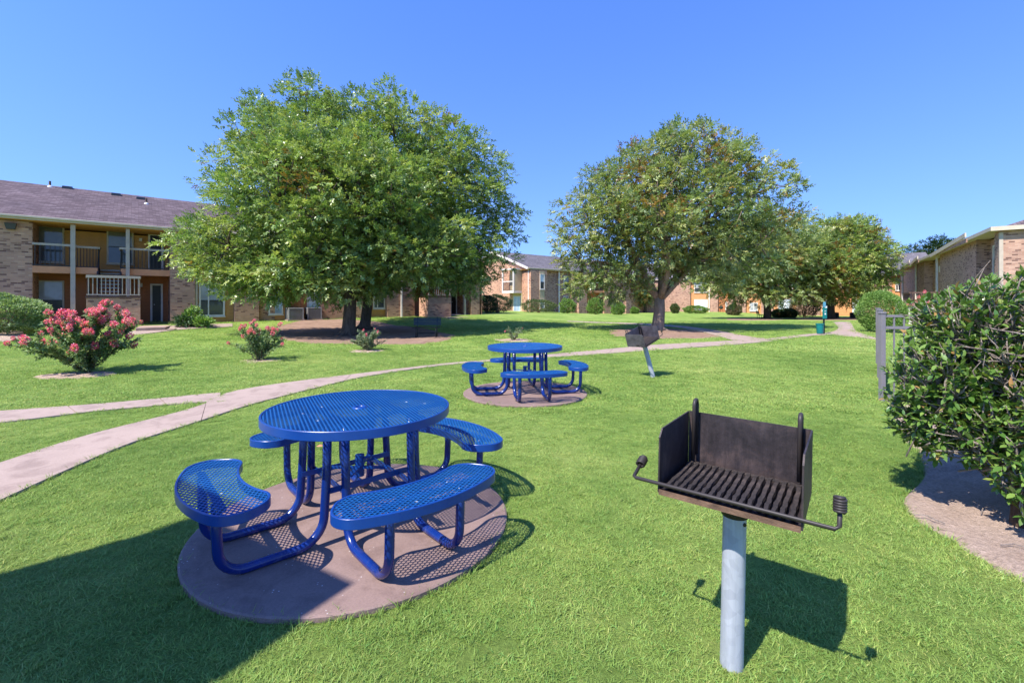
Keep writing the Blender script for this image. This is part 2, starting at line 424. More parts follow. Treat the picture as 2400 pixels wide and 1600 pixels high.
# ------------------------------------------------------------------ paths, pads and beds  (photo pixels -> ground)
KEEP = []           # polygons without grass (N,2)
def resample(pts, n):
    p = np.array(pts, float); d = np.r_[0, np.cumsum(np.hypot(*np.diff(p, axis=0).T))]
    t = np.linspace(0, d[-1], n)
    # smooth Catmull-Rom style by cubic on cumulative length
    out = []
    for c in range(2):
        out.append(np.interp(t, d, p[:, c]))
    q = np.stack(out, -1)
    for _ in range(3):
        q[1:-1] = .25*q[:-2] + .5*q[1:-1] + .25*q[2:]
    return q
def path_strip(name, up, lo, n, joints, mat, top=.02, root=None):
    """up / lo: pixel polylines of both edges, cut into slabs with open joints"""
    a = resample([G(*p) for p in up], n); b = resample([G(*p) for p in lo], n)
    KEEP.append(np.r_[a, b[::-1]])
    if root is None: root = empty(name, (0,0,0), kind='structure')
    cuts = [0] + joints + [n-1]
    for k in range(len(cuts)-1):
        i0, i1 = cuts[k], cuts[k+1]
        A = a[i0:i1+1].copy(); B = b[i0:i1+1].copy()
        if k > 0:
            for q in (A, B): d = q[1]-q[0]; q[0] += d/np.hypot(*d)*.006
        if k < len(cuts)-2:
            for q in (A, B): d = q[-2]-q[-1]; q[-1] += d/np.hypot(*d)*.006
        m = len(A); mb = MB(); vs = []
        for i in range(m):
            for q, zz in ((A[i], top), (B[i], top), (A[i], -.12), (B[i], -.12)):
                vs.append((q[0], q[1], gzf(q[0], q[1]) + zz))
        fs = []
        for i in range(m-1):
            o = 4*i; fs += [(o, o+1, o+5, o+4), (o+2, o, o+4, o+6), (o+1, o+3, o+7, o+5)]
        fs += [(0,2,3,1), (4*m-4, 4*m-3, 4*m-1, 4*m-2)]
        mb.add(vs, fs).build('slab', mat, root)
    return root
walk = path_strip('footpath',
    [(-330,1190),(0,1090),(145,1038),(286,1000),(378,980),(440,962),(488,949),(520,922),(600,908),(700,894),(864,874),(1051,851),(1156,843),(1299,829),(1441,817),(1526,809),(1620,804),(1720,798),(1790,792)],
    [(-330,1330),(0,1176),(134,1115),(306,1038),(437,1000),(500,978),(548,962),(595,947),(655,932),(718,916),(840,886),(981,864),(1095,851),(1215,842),(1303,836),(1484,824.5),(1569,819),(1690,811),(1800,801)],
    96, [14, 27, 40, 47, 54, 61, 68, 76, 84], conc)
path_strip('footpath', [(-330,990),(0,965),(226,949),(400,933),(476,925),(516,922)], [(-330,1022),(0,993.5),(226,965),(417,948),(489,943.5),(520,944)], 30, [8, 15, 23], conc, .019, walk)
path_strip('footpath', [(1330,752.5),(1484,757.5),(1600,764),(1680,774),(1740,786),(1790,794)], [(1330,754.5),(1484,761),(1590,768),(1655,779),(1705,793),(1730,801)], 24, [8, 16], conc, .021, walk)
walk2 = path_strip('side_path', [(1952,754),(1958,760),(1967,769),(1955,777),(1930,782)], [(1992,754),(1997,762),(2003,773),(2012,781),(2070,799)], 24, [10, 17], conc)
path_strip('side_path', [(1780,796),(1860,787),(1925,781.5),(1958,780)], [(1780,803),(1870,791),(1940,785),(1985,789)], 20, [7,13], conc, .018, walk2)
walk3 = path_strip('entry_path', [(300,783),(420,774),(545,770)], [(300,788),(420,778.5),(545,773)], 16, [5, 10], conc, .03)

def disc_pad(name, c, r, z=.03):
    mb = MB(); n = 72; z0 = gzf(*c)
    ring = [(c[0]+r*math.cos(2*math.pi*i/n), c[1]+r*math.sin(2*math.pi*i/n)) for i in range(n)]
    vs = [(x, y, z0+z-.006) for x, y in ring] + [(c[0]+(x-c[0])*(1-.01/r), c[1]+(y-c[1])*(1-.01/r), z0+z) for x, y in ring] + [(x, y, z0-.1) for x, y in ring]
    fs = [tuple(range(n, 2*n))] + [(i, (i+1)%n, n+(i+1)%n, n+i) for i in range(n)] + [(2*n+i, 2*n+(i+1)%n, (i+1)%n, i) for i in range(n)]
    o = mb.add(vs, fs).build(name, conc_pad); tag(o, kind='structure')
    KEEP.append(np.array([(c[0]+(r+.0)*math.cos(2*math.pi*i/48), c[1]+(r+.0)*math.sin(2*math.pi*i/48)) for i in range(48)]))
T1 = (-1.02, 3.05); T2 = (.205, 7.23)
disc_pad('table_pad', T1, .985); disc_pad('table_pad', T2, .975)

def bed(name, poly, mat, z=.012, rough=.06, seed=1, keep=True, shrink=.0):
    """irregular soil patch; poly in ground coordinates"""
    r = np.random.RandomState(seed)
    p = resample(list(poly) + [poly[0]], max(40, len(poly)*9))[:-1]
    c = p.mean(0); d = p - c; rad = np.hypot(*d.T)
    nn = r.normal(0, 1, len(p)); nn = (nn + np.roll(nn, 1) + np.roll(nn, -1))/3
    p = p + d/rad[:, None]*(nn*rough)[:, None]
    rings = [1, .93, .8, .6, .35, .12]; vs = []; fs = []; n = len(p)
    for k, s in enumerate(rings):
        for q in c + (p-c)*s: vs.append((q[0], q[1], gzf(*q) + (z if k else -.03) + (r.normal(0, .006) if k else 0)))
    for k in range(len(rings)-1):
        for i in range(n): fs.append((k*n+i, k*n+(i+1)%n, (k+1)*n+(i+1)%n, (k+1)*n+i))
    fs.append(tuple((len(rings)-1)*n+i for i in range(n)))
    o = MB().add(vs, fs).build(name, mat, smooth=True); tag(o, kind='structure')
    if keep: KEEP.append(c + (p-c)*.965)
    return o
bed('shrub_bed', [G(*q) for q in [(2150,935),(2100,950),(2082,985),(2112,1030),(2150,1085),(2150,1130),(2100,1170),(2120,1220),(2180,1268),(2290,1328),(2400,1388),(2520,1450),(2800,1500),(3000,1300),(2900,1100),(2600,985),(2350,940)]], dirt, .02, .03, 3)
bed('tree_mulch', [G(*q, .05) for q in [(640,768),(700,760),(800,757),(900,759),(1000,767),(1075,783),(1070,795),(1000,805),(900,806),(800,806),(720,805),(660,795),(630,780)]], mulch, .02, .12, 4)
bed('tree_mulch', [G(*q) for q in [(1420,775),(1480,769),(1560,769),(1640,774),(1700,782),(1690,791),(1600,794),(1500,793),(1430,788)]], mulch, .015, .12, 5)
bed('tree_mulch', [G(*q) for q in [(1700,741),(1760,738),(1830,741),(1840,746),(1760,748),(1700,746)]], mulch, .015, .2, 6)
bed('tree_mulch', [at(px, Z) for px, Z in [(1840,46),(1900,50),(2010,52),(2030,44),(2000,38),(1930,37),(1870,40)]], mulch, .015, .2, 8)
bed('shrub_bed', [G(*q) for q in [(-120,778),(-20,780),(40,781),(60,790),(40,800),(0,802),(-100,806)]], dirt, .03, .1, 9)
def spot_bed(px, py, rx, ry, seed):
    c = G(px, py); bed('plant_bed', [(c[0]+rx*math.cos(a*math.pi/6), c[1]+ry*math.sin(a*math.pi/6)) for a in range(12)], dirt, .014, .07, seed)
spot_bed(180, 880, .75, .5, 11); spot_bed(612, 847, .5, .42, 12); spot_bed(858, 824, .5, .45, 13); spot_bed(1205, 798, .8, .7, 14)

# ------------------------------------------------------------------ grass
def inside(pts, poly):
    x, y = pts[:, 0], pts[:, 1]; r = np.zeros(len(pts), bool); n = len(poly)
    lo = poly.min(0); hi = poly.max(0)
    cand = np.where((x > lo[0]) & (x < hi[0]) & (y > lo[1]) & (y < hi[1]))[0]
    if len(cand) == 0: return r
    cx, cy = x[cand], y[cand]; c = np.zeros(len(cand), bool); j = n-1
    for i in range(n):
        xi, yi = poly[i]; xj, yj = poly[j]
        k = ((yi > cy) != (yj > cy))
        if k.any(): c ^= k & (cx < (xj-xi)*(cy-yi)/((yj-yi) if yj != yi else 1e-9) + xi)
        j = i
    r[cand] = c; return r
def tuft_mesh(name, n, rad, h, wd, seed, lean=.9):
    r = np.random.RandomState(seed)
    a = r.uniform(0, 2*np.pi, n); q = rad*np.sqrt(r.uniform(0, 1, n)); bx = q*np.cos(a); by = q*np.sin(a)
    az = r.uniform(0, 2*np.pi, n); hh = h*r.uniform(.55, 1.15, n); ln = hh*lean*r.uniform(.15, 1.1, n)
    dx, dy = np.cos(az), np.sin(az); fa = az + np.pi/2 + r.normal(0, .5, n); sx, sy = np.cos(fa), np.sin(fa); ww = wd*r.uniform(.7, 1.3, n)/2
    P = []
    for t, k in ((0, 1.0), (.5, .85)):
        ox, oy, z = bx+dx*ln*t**1.7, by+dy*ln*t**1.7, hh*t*(1-.15*t)
        P += [np.stack([ox-sx*ww*k, oy-sy*ww*k, z-.006], -1), np.stack([ox+sx*ww*k, oy+sy*ww*k, z-.006], -1)]
    tip = np.stack([bx+dx*ln, by+dy*ln, hh*.85-.006], -1)
    Vv = np.stack(P + [tip, tip], 1).reshape(-1, 3)      # 6 verts
    b = np.arange(n)*6
    Fc = np.concatenate([np.stack([b, b+1, b+3, b+2], -1), np.stack([b+2, b+3, b+4, b+5], -1)])
    br = r.uniform(.72, 1.2, n)[:, None]*np.ones((n, 3)); yel = r.uniform(0, 1, n) < .17
    br[yel] *= np.array([1.55, 1.18, 1.5]); pale = r.uniform(0, 1, n) < .12; br[pale] *= np.array([.8, 1.05, 1.1])
    C = np.repeat(br, 6, 0); lv = np.tile(np.array([.62, .62, .95, .95, 1.2, 1.2]), n)[:, None]
    return np_mesh(name, Vv, Fc, grass_m, C*(lv*0+1.0))
def in_view(p, m=1.12):
    return np.abs(p[:, 0]) < p[:, 1]*(1200/F)*m + .5
def scatter(y0, y1, dens, fall=0):
    A = (y1-y0); xm = y1*1.25 + 1
    n = int(dens*A*2*xm); p = np.stack([rs.uniform(-xm, xm, n), rs.uniform(y0, y1, n)], -1)
    p = p[in_view(p, 1.3 if y1 < 7 else 1.15)]
    bad = np.zeros(len(p), bool)
    for k in KEEP: bad |= inside(p, k)
    return p[~bad]
def gn_scatter(name, pts, tufts, smin, smax, label):
    n = len(pts)
    me = bpy.data.meshes.new(name); me.vertices.add(n)
    co = np.zeros((n, 3), np.float32); co[:, :2] = pts; co[:, 2] = gz(pts[:, 0], pts[:, 1]); me.vertices.foreach_set('co', co.ravel())
    a = me.attributes.new('rot', 'FLOAT_VECTOR', 'POINT'); rv = np.zeros((n, 3), np.float32); rv[:, 2] = rs.uniform(0, 6.283, n); rv[:, :2] = rs.normal(0, .1, (n, 2)); a.data.foreach_set('vector', rv.ravel())
    a = me.attributes.new('scl', 'FLOAT', 'POINT'); a.data.foreach_set('value', rs.uniform(smin, smax, n).astype(np.float32))
    a = me.attributes.new('pick', 'INT', 'POINT'); a.data.foreach_set('value', rs.randint(0, len(tufts), n).astype(np.int32))
    o = bpy.data.objects.new(name, me); link(o); tag(o, label, 'grass', kind='stuff')
    ng = bpy.data.node_groups.new(name, 'GeometryNodeTree')
    ng.interface.new_socket('Geometry', in_out='INPUT', socket_type='NodeSocketGeometry'); ng.interface.new_socket('Geometry', in_out='OUTPUT', socket_type='NodeSocketGeometry')
    gi = ng.nodes.new('NodeGroupInput'); go = ng.nodes.new('NodeGroupOutput')
    g2 = ng.nodes.new('GeometryNodeGeometryToInstance')
    for t in reversed(tufts):
        oi = ng.nodes.new('GeometryNodeObjectInfo'); oi.inputs['Object'].default_value = t; ng.links.new(oi.outputs['Geometry'], g2.inputs[0])
    def attr(nm, tp):
        x = ng.nodes.new('GeometryNodeInputNamedAttribute'); x.data_type = tp; x.inputs[0].default_value = nm; return x.outputs[0]
    ip = ng.nodes.new('GeometryNodeInstanceOnPoints'); ip.inputs['Pick Instance'].default_value = True
    m2p = ng.nodes.new('GeometryNodeMeshToPoints'); ng.links.new(gi.outputs[0], m2p.inputs[0])
    ng.links.new(m2p.outputs[0], ip.inputs['Points']); ng.links.new(g2.outputs[0], ip.inputs['Instance'])
    ng.links.new(attr('pick', 'INT'), ip.inputs['Instance Index']); ng.links.new(attr('rot', 'FLOAT_VECTOR'), ip.inputs['Rotation']); ng.links.new(attr('scl', 'FLOAT'), ip.inputs['Scale'])
    ng.links.new(ip.outputs[0], go.inputs[0])
    md = o.modifiers.new('scatter', 'NODES'); md.node_group = ng
    return o
def tuft_set(tag_, n, rad, h, wd, k=4, lean=.9):
    return [bpy.data.objects.new('tuft_source', tuft_mesh(tag_, n, rad, h, wd, 50+i, lean)) for i in range(k)]
near_t = tuft_set('tuft_near', 120, .075, .019, .0030, 5, 2.3); mid_t = tuft_set('tuft_mid', 110, .15, .024, .007, 4, 2.3); far_t = tuft_set('tuft_far', 110, .36, .028, .018, 4, 2.3)

# ------------------------------------------------------------------ picnic tables
def expanded_mesh(bounds, sdf, lw=.040, sw=.0225, k=.76):
    """staggered diamond lattice cut to the shape given by sdf (negative inside)"""
    x0, x1, y0, y1 = bounds; a = lw/2; b = sw/2
    nxn = int((x1-x0)/a)+2; nyn = int((y1-y0)/b)+2
    key = {}; vs = []; fs = []
    def proj(p):
        for _ in range(3):
            d = sdf(p[0], p[1])
            if d <= 0: break
            e = 1e-4; gx = (sdf(p[0]+e, p[1])-d)/e; gy = (sdf(p[0], p[1]+e)-d)/e; g = gx*gx+gy*gy+1e-9
            p = (p[0]-gx*d/g, p[1]-gy*d/g)
        return p
    def node(i, j):
        if (i, j) not in key:
            key[(i, j)] = len(vs); q = proj((x0+i*a, y0+j*b)); vs.append((q[0], q[1], 0))
        return key[(i, j)]
    for i in range(nxn):
        for j in range(nyn):
            if (i+j) % 2: continue
            cx, cy = x0+i*a, y0+j*b
            if sdf(cx, cy) > -.002: continue
            Rn, Tn, Ln, Bn = node(i+1, j), node(i, j+1), node(i-1, j), node(i, j-1)
            n = len(vs)
            for ux, uy in ((a*k,0),(a*.26,b*k),(-a*.26,b*k),(-a*k,0),(-a*.26,-b*k),(a*.26,-b*k)):
                q = proj((cx+ux, cy+uy)); vs.append((q[0], q[1], 0))
            fs += [(Rn,Tn,n+1,n),(Tn,n+2,n+1),(Tn,Ln,n+3,n+2),(Ln,Bn,n+4,n+3),(Bn,n+5,n+4),(Bn,Rn,n,n+5)]
    return vs, fs
def swap(vs, fs): return [(y, x, z) for x, y, z in vs], [tuple(reversed(f)) for f in fs]
def mesh_part(name, vs, fs, z, parent):
    mb = MB(); mb.add([(x, y, 0) for x, y, _ in vs], fs)
    o = mb.build(name, blue_mesh, parent); o.location.z = z
    s = o.modifiers.new('thickness', 'SOLIDIFY'); s.thickness = .004; s.offset = -1
    return o
def band(outline, z0, z1, th, name, parent):
    """rounded edge band following a closed outline (x,y)"""
    n = len(outline); mb = MB(); P = np.array(outline); nx_ = np.roll(P, -1, 0)-np.roll(P, 1, 0)
    nn = np.stack([nx_[:, 1], -nx_[:, 0]], -1); nn /= np.hypot(*nn.T)[:, None]
    prof = [(th*.0, z1-.003), (th*.2, z1), (th*.85, z1-.0005), (th, z1-.003), (th, z0+.003), (th*.85, z0), (th*.1, z0), (0, z0+.004)]
    vs = []
    for o_, z in prof:
        for q in P + nn*(o_ - th*.4): vs.append((q[0], q[1], z))
    m_ = len(prof); fs = []
    for i in range(m_):
        for k in range(n):
            a = i*n+k; b = i*n+(k+1)%n; c = ((i+1)%m_)*n+(k+1)%n; d = ((i+1)%m_)*n+k; fs.append((a, b, c, d))
    o = mb.add(vs, fs).build(name, blue, parent, smooth=True); o.data.set_sharp_from_angle(angle=R(30)); return o
def make_table(loc, rz, label):
    root = empty('picnic_table', loc, rz, label=label, cat='picnic table', group='round blue picnic tables')
    RT = .584
    vs, fs = expanded_mesh((-.6, .6, -.6, .6), lambda x, y: max(math.hypot(x, y)-RT, .03-math.hypot(x, y)), .044, .025, .60)
    vs, fs = swap(vs, fs)
    top = mesh_part('table_top', vs, fs, .757, root)
    ol = [(RT*math.cos(2*math.pi*i/96), RT*math.sin(2*math.pi*i/96)) for i in range(96)]
    band(ol, -.050, .004, .014, 'rim', top)
    h = MB(); h.lathe([(.028, -.012), (.028, .004), (.034, .006), (.048, .004), (.05, -.004)], 24); h.build('umbrella_hole', blue, top, smooth=True)
    fr = MB()
    for a in (42, 132): 
        ca, sa = math.cos(R(a)), math.sin(R(a))
        for o_ in (-.2, .2): fr.bar((-.5*ca - o_*sa, -.5*sa + o_*ca, -.022), (.5*ca - o_*sa, .5*sa + o_*ca, -.022), .035, .02)
    fr.build('support_frame', blue, top)
    RM, HU, HV, CR = .845, .145, .47, .125
    def seat_uv(x, y):
        return math.hypot(x, y)-RM, RM*math.atan2(y, x)
    def sdf(x, y):
        u, v = seat_uv(x, y); qx = abs(u)-HU+CR; qy = abs(v)-HV+CR
        return math.hypot(max(qx, 0), max(qy, 0)) + min(max(qx, qy), 0) - CR
    svs, sfs = expanded_mesh((-.55, .55, .55, 1.05), lambda x, y: sdf(y, x), .044, .025, .64)
    svs, sfs = swap(svs, sfs)
    ol = []
    for cu, cv, a0 in ((HU-CR, HV-CR, 0), (-HU+CR, HV-CR, 90), (-HU+CR, -HV+CR, 180), (HU-CR, -HV+CR, 270)):
        for k in range(9):
            a = R(a0 + 90*k/8); ol.append((cu + CR*math.cos(a), cv + CR*math.sin(a)))
    fine = []
    for i in range(len(ol)):
        p = np.array(ol[i]); q = np.array(ol[(i+1) % len(ol)]); m_ = max(1, int(np.hypot(*(q-p))/.03))
        for t in range(m_): fine.append(tuple(p+(q-p)*t/m_))
    outline = [((RM+u)*math.cos(v/RM), (RM+u)*math.sin(v/RM)) for u, v in fine]
    seat0 = None
    for k in range(4):
        ang = R(42 + 90*k)
        if seat0 is None:
            seat0 = mesh_part('seat', svs, sfs, .457, root); band(outline, -.048, .004, .013, 'rim', seat0); s = seat0
            b = MB(); b.bar((RM, -.33, -.02), (RM, .33, -.02), .04, .018); b.build('seat_brace', blue, s)
        else: s = copy_tree(seat0, root)
        s.rotation_euler = (0, 0, ang)
        for sg in (-1, 1):
            y = .215*sg; r_ = .0255; pts = []
            def arc(c, rr, a0, a1, n=8):
                for i in range(n+1):
                    a = R(a0+(a1-a0)*i/n); pts.append((c[0]+rr*math.cos(a), y, c[1]+rr*math.sin(a)))
            pts.append((.85, y, .435)); pts.append((.85, y, .30))
            arc((.71, .03+r_+.135), .135, 0, -90); 
            arc((.46, .03+r_+.15), .15, -90, -176)
            pts.append((.296, y, .45)); pts.append((.29, y, .735))
            lg = MB().tube(pts, r_, 14).build('leg', blue_tube, root, smooth=True); lg.rotation_euler = (0, 0, ang)
    cb = MB()
    for a in (42, 132):
        ca, sa = math.cos(R(a)), math.sin(R(a))
        for o_ in (-.19, .19):
            cb.bar((-.31*ca-o_*sa, -.31*sa+o_*ca, .33 if a == 42 else .31), (.31*ca-o_*sa, .31*sa+o_*ca, .33 if a == 42 else .31), .008, .034)
    cb.build('cross_brace', blue, root)
    hb = MB(); hb.tube([(0, 0, .30), (0, 0, .44)], .03, 14); hb.bar((-.19, 0, .355), (.19, 0, .355), .03, .012); hb.bar((0, -.19, .368), (0, .19, .368), .03, .012)
    hb.tube([(.03, 0, .42), (.075, 0, .42)], .009, 8); hb.build('umbrella_holder', blue, root)
    return root
tb = make_table((T1[0], T1[1], .0), 0, 'large blue round picnic table nearest the camera with four curved mesh seats')
tb2 = copy_tree(tb); tb2.location = (T2[0], T2[1], .0); tb2.rotation_euler = (0, 0, R(56))
tb2['label'] = 'smaller looking blue round picnic table farther off beside the footpath'

# ------------------------------------------------------------------ grills
def make_grill(loc, lean_axis, lean, yaw, label, grill_m=grill_m, pitch=0.0):
    """post at the origin; local x = width, local y = towards the back plate"""
    root = empty('park_grill', loc, 0, label=label, cat='grill', group='pedestal charcoal grills')
    W, D, zb, zt, th = .48, .40, .70, .95, .006
    def turn(o):
        o.matrix_local = Matrix.Translation((0, 0, .69)) @ Matrix.Rotation(pitch, 4, 'X') @ Matrix.Rotation(yaw, 4, 'Z') @ Matrix.Translation((0, 0, -.69)); return o
    pr = [(.0, -.35), (.051, -.35), (.051, .66), (.051, .662)]
    post = MB().lathe([(.0435, -.35), (.0435, .0), (.0435, .3), (.0435, .625)], 28).build('post', galv, root, smooth=True)
    MB().tube([(.02, -.0425, .585), (.02, -.038, .585)], .0075, 10).build('bolt_hole', door_dark, post)
    col = MB().lathe([(.04, .60), (.0495, .605), (.0495, .67), (.075, .69), (.10, .697), (.0, .699)], 28); turn(col.build('collar', grill_m, root, smooth=True))
    fl = MB().box(-W/2, W/2, -D/2, D/2, zb, zb+th); fb = turn(fl.build('firebox_floor', grill_m, root))
    MB().box(-W/2, W/2, -D/2-.006, -D/2, zb-.010, zb+.010).build('front_lip', rust_lip, fb)
    turn(MB().box(-W/2, W/2, D/2, D/2+th, zb-.004, zt).build('back_plate', grill_m, root))
    for s in (-1, 1):
        x = s*(W/2+th/2); mb = MB()
        prof = [(-D/2, zb-.004), (D/2-.001, zb-.004), (D/2-.001, zt-.001), (-D/2+.03, zt-.004), (-D/2, zt-.035)]
        vs = [(x-th/2*.96, y, z) for y, z in prof] + [(x+th/2*.96, y, z) for y, z in prof]; n = len(prof)
        mb.add(vs, [tuple(range(n))[::-1], tuple(range(n, 2*n))] + [(i, (i+1)%n, n+(i+1)%n, n+i) for i in range(n)])
        turn(mb.build('side_plate', grill_m, root))
        # loop handle at the back corner for raising the grate
        xl = s*(W/2-.035); pts = [(xl, D/2-.045, .745)]
        pts += [(xl, D/2-.045, .985)] + [(xl, D/2-.045+.024-.024*math.cos(R(a)), .985+.026*math.sin(R(a))) for a in range(15, 180, 15)] + [(xl, D/2+.003, .985), (xl, D/2+.003, .76)]
        pts = [(p_[0], p_[1]-.004, p_[2]) for p_ in pts]
        turn(MB().tube(pts, .0085, 10).build('lift_loop', darkrail, root, smooth=True))
    gr = MB(); zg = zb+.026; n = 17
    gr.box(-W/2+.012, W/2-.012, D/2-.05, D/2-.032, zg-.007, zg+.004); gr.box(-W/2+.012, W/2-.012, -D/2+.006, -D/2+.022, zg-.007, zg+.004)
    frm = turn(gr.build('grate', grate_m, root, bevel=.003))
    rb = random.Random(4); bars = None
    for i in range(n):
        x = -W/2+.03 + (W-.06)*i/(n-1)
        if bars is None:
            mb = MB(); m_ = 10; vs = []; prof = [(-.009, -.006), (-.007, .006), (.007, .006), (.009, -.006)]
            for k in range(m_):
                yy = -D/2+.014 + (D-.055)*k/(m_-1); wv = rb.uniform(-.0022, .0022); zz = rb.uniform(-.0015, .0015)
                for px_, pz_ in prof: vs.append((px_*rb.uniform(.88, 1.12)+wv, yy, zg+.003+pz_+zz))
            fs = [(4*k+j, 4*k+(j+1)%4, 4*k+4+(j+1)%4, 4*k+4+j) for k in range(m_-1) for j in range(4)] + [(0,1,2,3), (4*m_-1, 4*m_-2, 4*m_-3, 4*m_-4)]
            bars = mb.add(vs, fs).build('grate_bar', grate_m, frm); b = bars
        else:
            b = bars.copy(); link(b, frm)
        b.location = (x, 0, rb.uniform(-.001, .001)); b.rotation_euler = (0, 0, rb.uniform(-.012, .012))
        if i % 2: b.scale = (-1, 1, 1)
    # long handle rod with spring grips
    yh = -D/2-.012; zh = zg+.010; e = W/2+.105
    rod = MB().tube([(-e, yh+.085, zh+.03), (-e, yh+.012, zh), (-e+.012, yh, zh), (e-.012, yh, zh), (e, yh+.003, zh+.012), (e, yh+.006, zh+.075)], .0072, 10).build('handle_rod', darkrail, root, smooth=True); turn(rod)
    for s in (-1, 1):
        c0 = Vector((-e, yh+.075, zh+.027)) if s < 0 else Vector((e, yh+.005, zh+.055)); dr = (Vector((0, .92, .38)) if s < 0 else Vector((0, .04, 1))).normalized()
        u = Vector((1, 0, 0)); v = dr.cross(u); pts = []
        for k in range(6*14+1):
            a = 2*math.pi*k/14; rr = .0155 if 6 < k < 78 else .011
            pts.append(c0 + dr*(.05*k/84) + (u*math.cos(a)+v*math.sin(a))*rr)
        MB().tube(pts, .0048, 7).build('spring_grip', darkrail, rod, smooth=True)
    root.rotation_mode = 'AXIS_ANGLE'; root.rotation_axis_angle = (lean, *lean_axis)
    return root
ga = math.atan2(-.60, .80)
make_grill((.885, 1.835, 0), (0, 1, 0), R(1.2), ga, 'black steel charcoal grill on a grey post in the right foreground')
make_grill((2.72, 8.78, 0), (0, 1, 0), R(-15), R(38), 'weathered charcoal grill on a leaning post beyond the tables', grill_w, R(9))

# ------------------------------------------------------------------ benches
def make_bench(loc, rz, label, L=1.10):
    root = empty('park_bench', loc, rz, label=label, cat='bench', group='dark metal lawn benches')
    def slatpanel(name, z0, z1, y0, y1):
        n = 5; ps = None
        for i in range(n):
            t0 = i/n; t1 = (i+.82)/n
            a = Vector((0, y0+(y1-y0)*t0, z0+(z1-z0)*t0)); b = Vector((0, y0+(y1-y0)*t1, z0+(z1-z0)*t1)); m_ = (a+b)/2; h = (b-a).length; d = (b-a).normalized(); nn = Vector((0, -d.z, d.y))
            vs = []
            for sx in (-L/2, L/2):
                for s_, q in ((-1,-1),(1,-1),(1,1),(-1,1)): vs.append(Vector((sx, 0, 0)) + m_ + d*(h/2*s_) + nn*(.008*q))
            MB().add(vs, [(0,1,2,3),(7,6,5,4),(0,4,5,1),(1,5,6,2),(2,6,7,3),(3,7,4,0)]).build(name, benchm, root)
    slatpanel('back_slat', .50, .80, .20, .27); slatpanel('seat_slat', .415, .43, -.22, .14)
    for s in (-1, 1):
        x = s*L*.36
        MB().tube([(x, .29, .83), (x, .24, .60), (x, .20, .44), (x, .19, .39), (x, .16, .15), (x, .20, .0)], .02, 8).build('back_post', benchm, root, smooth=True)
        MB().tube([(x, -.21, .0), (x, -.19, .30), (x, -.19, .385), (x, .19, .395)], .02, 8).build('front_leg', benchm, root, smooth=True)
        MB().box(x-.05, x+.05, .13, .27, -.01, .012).build('foot_plate', benchm, root)
    MB().tube([(-L*.36, .165, .17), (L*.36, .165, .17)], .014, 8).build('stretcher', benchm, root)
    return root
c = G(1000, 791); make_bench((c[0], c[1], gzf(*c)), R(180+3) - R(180), 'dark bench seen from behind under the big left tree')
c = at(1782, 44); make_bench((c[0], c[1], gzf(*c)), R(75), 'small dark bench far off beside the middle trunk on the right')

# ------------------------------------------------------------------ pet waste station
c = G(1931, 784); root = empty('pet_waste_station', (c[0], c[1], gzf(*c)), R(8), label='green pet waste station with bin and bag dispenser on a post', cat='waste station')
MB().box(-.025, .025, -.025, .025, -.2, 1.42).build('post', teal_blk, root)
b = MB().lathe([(.0, .04), (.125, .04), (.155, .44), (.17, .44), (.17, .475), (.15, .475), (.12, .47), (0, .475)], 22, (-.21, -.02)).build('bin', teal, root, smooth=False)
MB().lathe([(.0, .476), (.075, .478), (.075, .486), (0, .488)], 16, (-.24, -.06)).build('bin_opening', teal_blk, b)
d = MB().box(-.10, .09, -.075, -.026, .68, 1.16).build('bag_dispenser', teal, root, bevel=.01)
MB().box(-.035, .03, -.079, -.0755, .86, .93).build('dog_mark', signw, d); MB().box(-.045, .04, -.079, -.0755, 1.0, 1.012).build('print_line', signw, d); MB().box(-.045, .04, -.079, -.0755, 1.03, 1.042).build('print_line', signw, d)
MB().box(-.06, .06, -.04, -.0255, 1.19, 1.42).build('sign', paint('sign_blue', (.10,.30,.40), .4, .05), root)

# ------------------------------------------------------------------ grey fence by the big shrub
fx, fy = 5.43, 6.68
root = empty('metal_fence', (fx, fy, 0), 0, label='grey metal picket fence corner half hidden by the big shrub', cat='fence')
def fence_run(p, q, n, z1=1.25):
    p = Vector(p); q = Vector(q)
    for z, hh in ((z1, .035), (z1-.17, .04), (.07, .035)):
        MB().bar(p+Vector((0,0,z)), q+Vector((0,0,z)), .03, hh).build('rail', fence_m, root)
    pk = None
    for i in range(1, n):
        a = p.lerp(q, i/n)
        if pk is None: pk = MB().box(-.0085, .0085, -.0085, .0085, .05, z1).build('picket', fence_m, root); o = pk
        else: o = pk.copy(); link(o, root)
        o.location = a
def fpost(p, w_=.062, h=1.28):
    MB().box(p[0]-w_/2, p[0]+w_/2, p[1]-w_/2, p[1]+w_/2, -.1, h).build('post', fence_m, root, bevel=.003)
    MB().box(p[0]-w_/2-.008, p[0]+w_/2+.008, p[1]-w_/2-.008, p[1]+w_/2+.008, h, h+.03).build('post_cap', fence_m, root, bevel=.006)
fence_run((.03, 0, 0), (2.3, -.25, 0), 17); fence_run((.0, .03, 0), (1.56, 1.94, 0), 12); fence_run((1.56, 2.0, 0), (3.10, 3.93, 0), 12)
fpost((0, 0)); fpost((2.33, -.25)); fpost((1.56, 1.97)); fpost((3.10, 3.93))

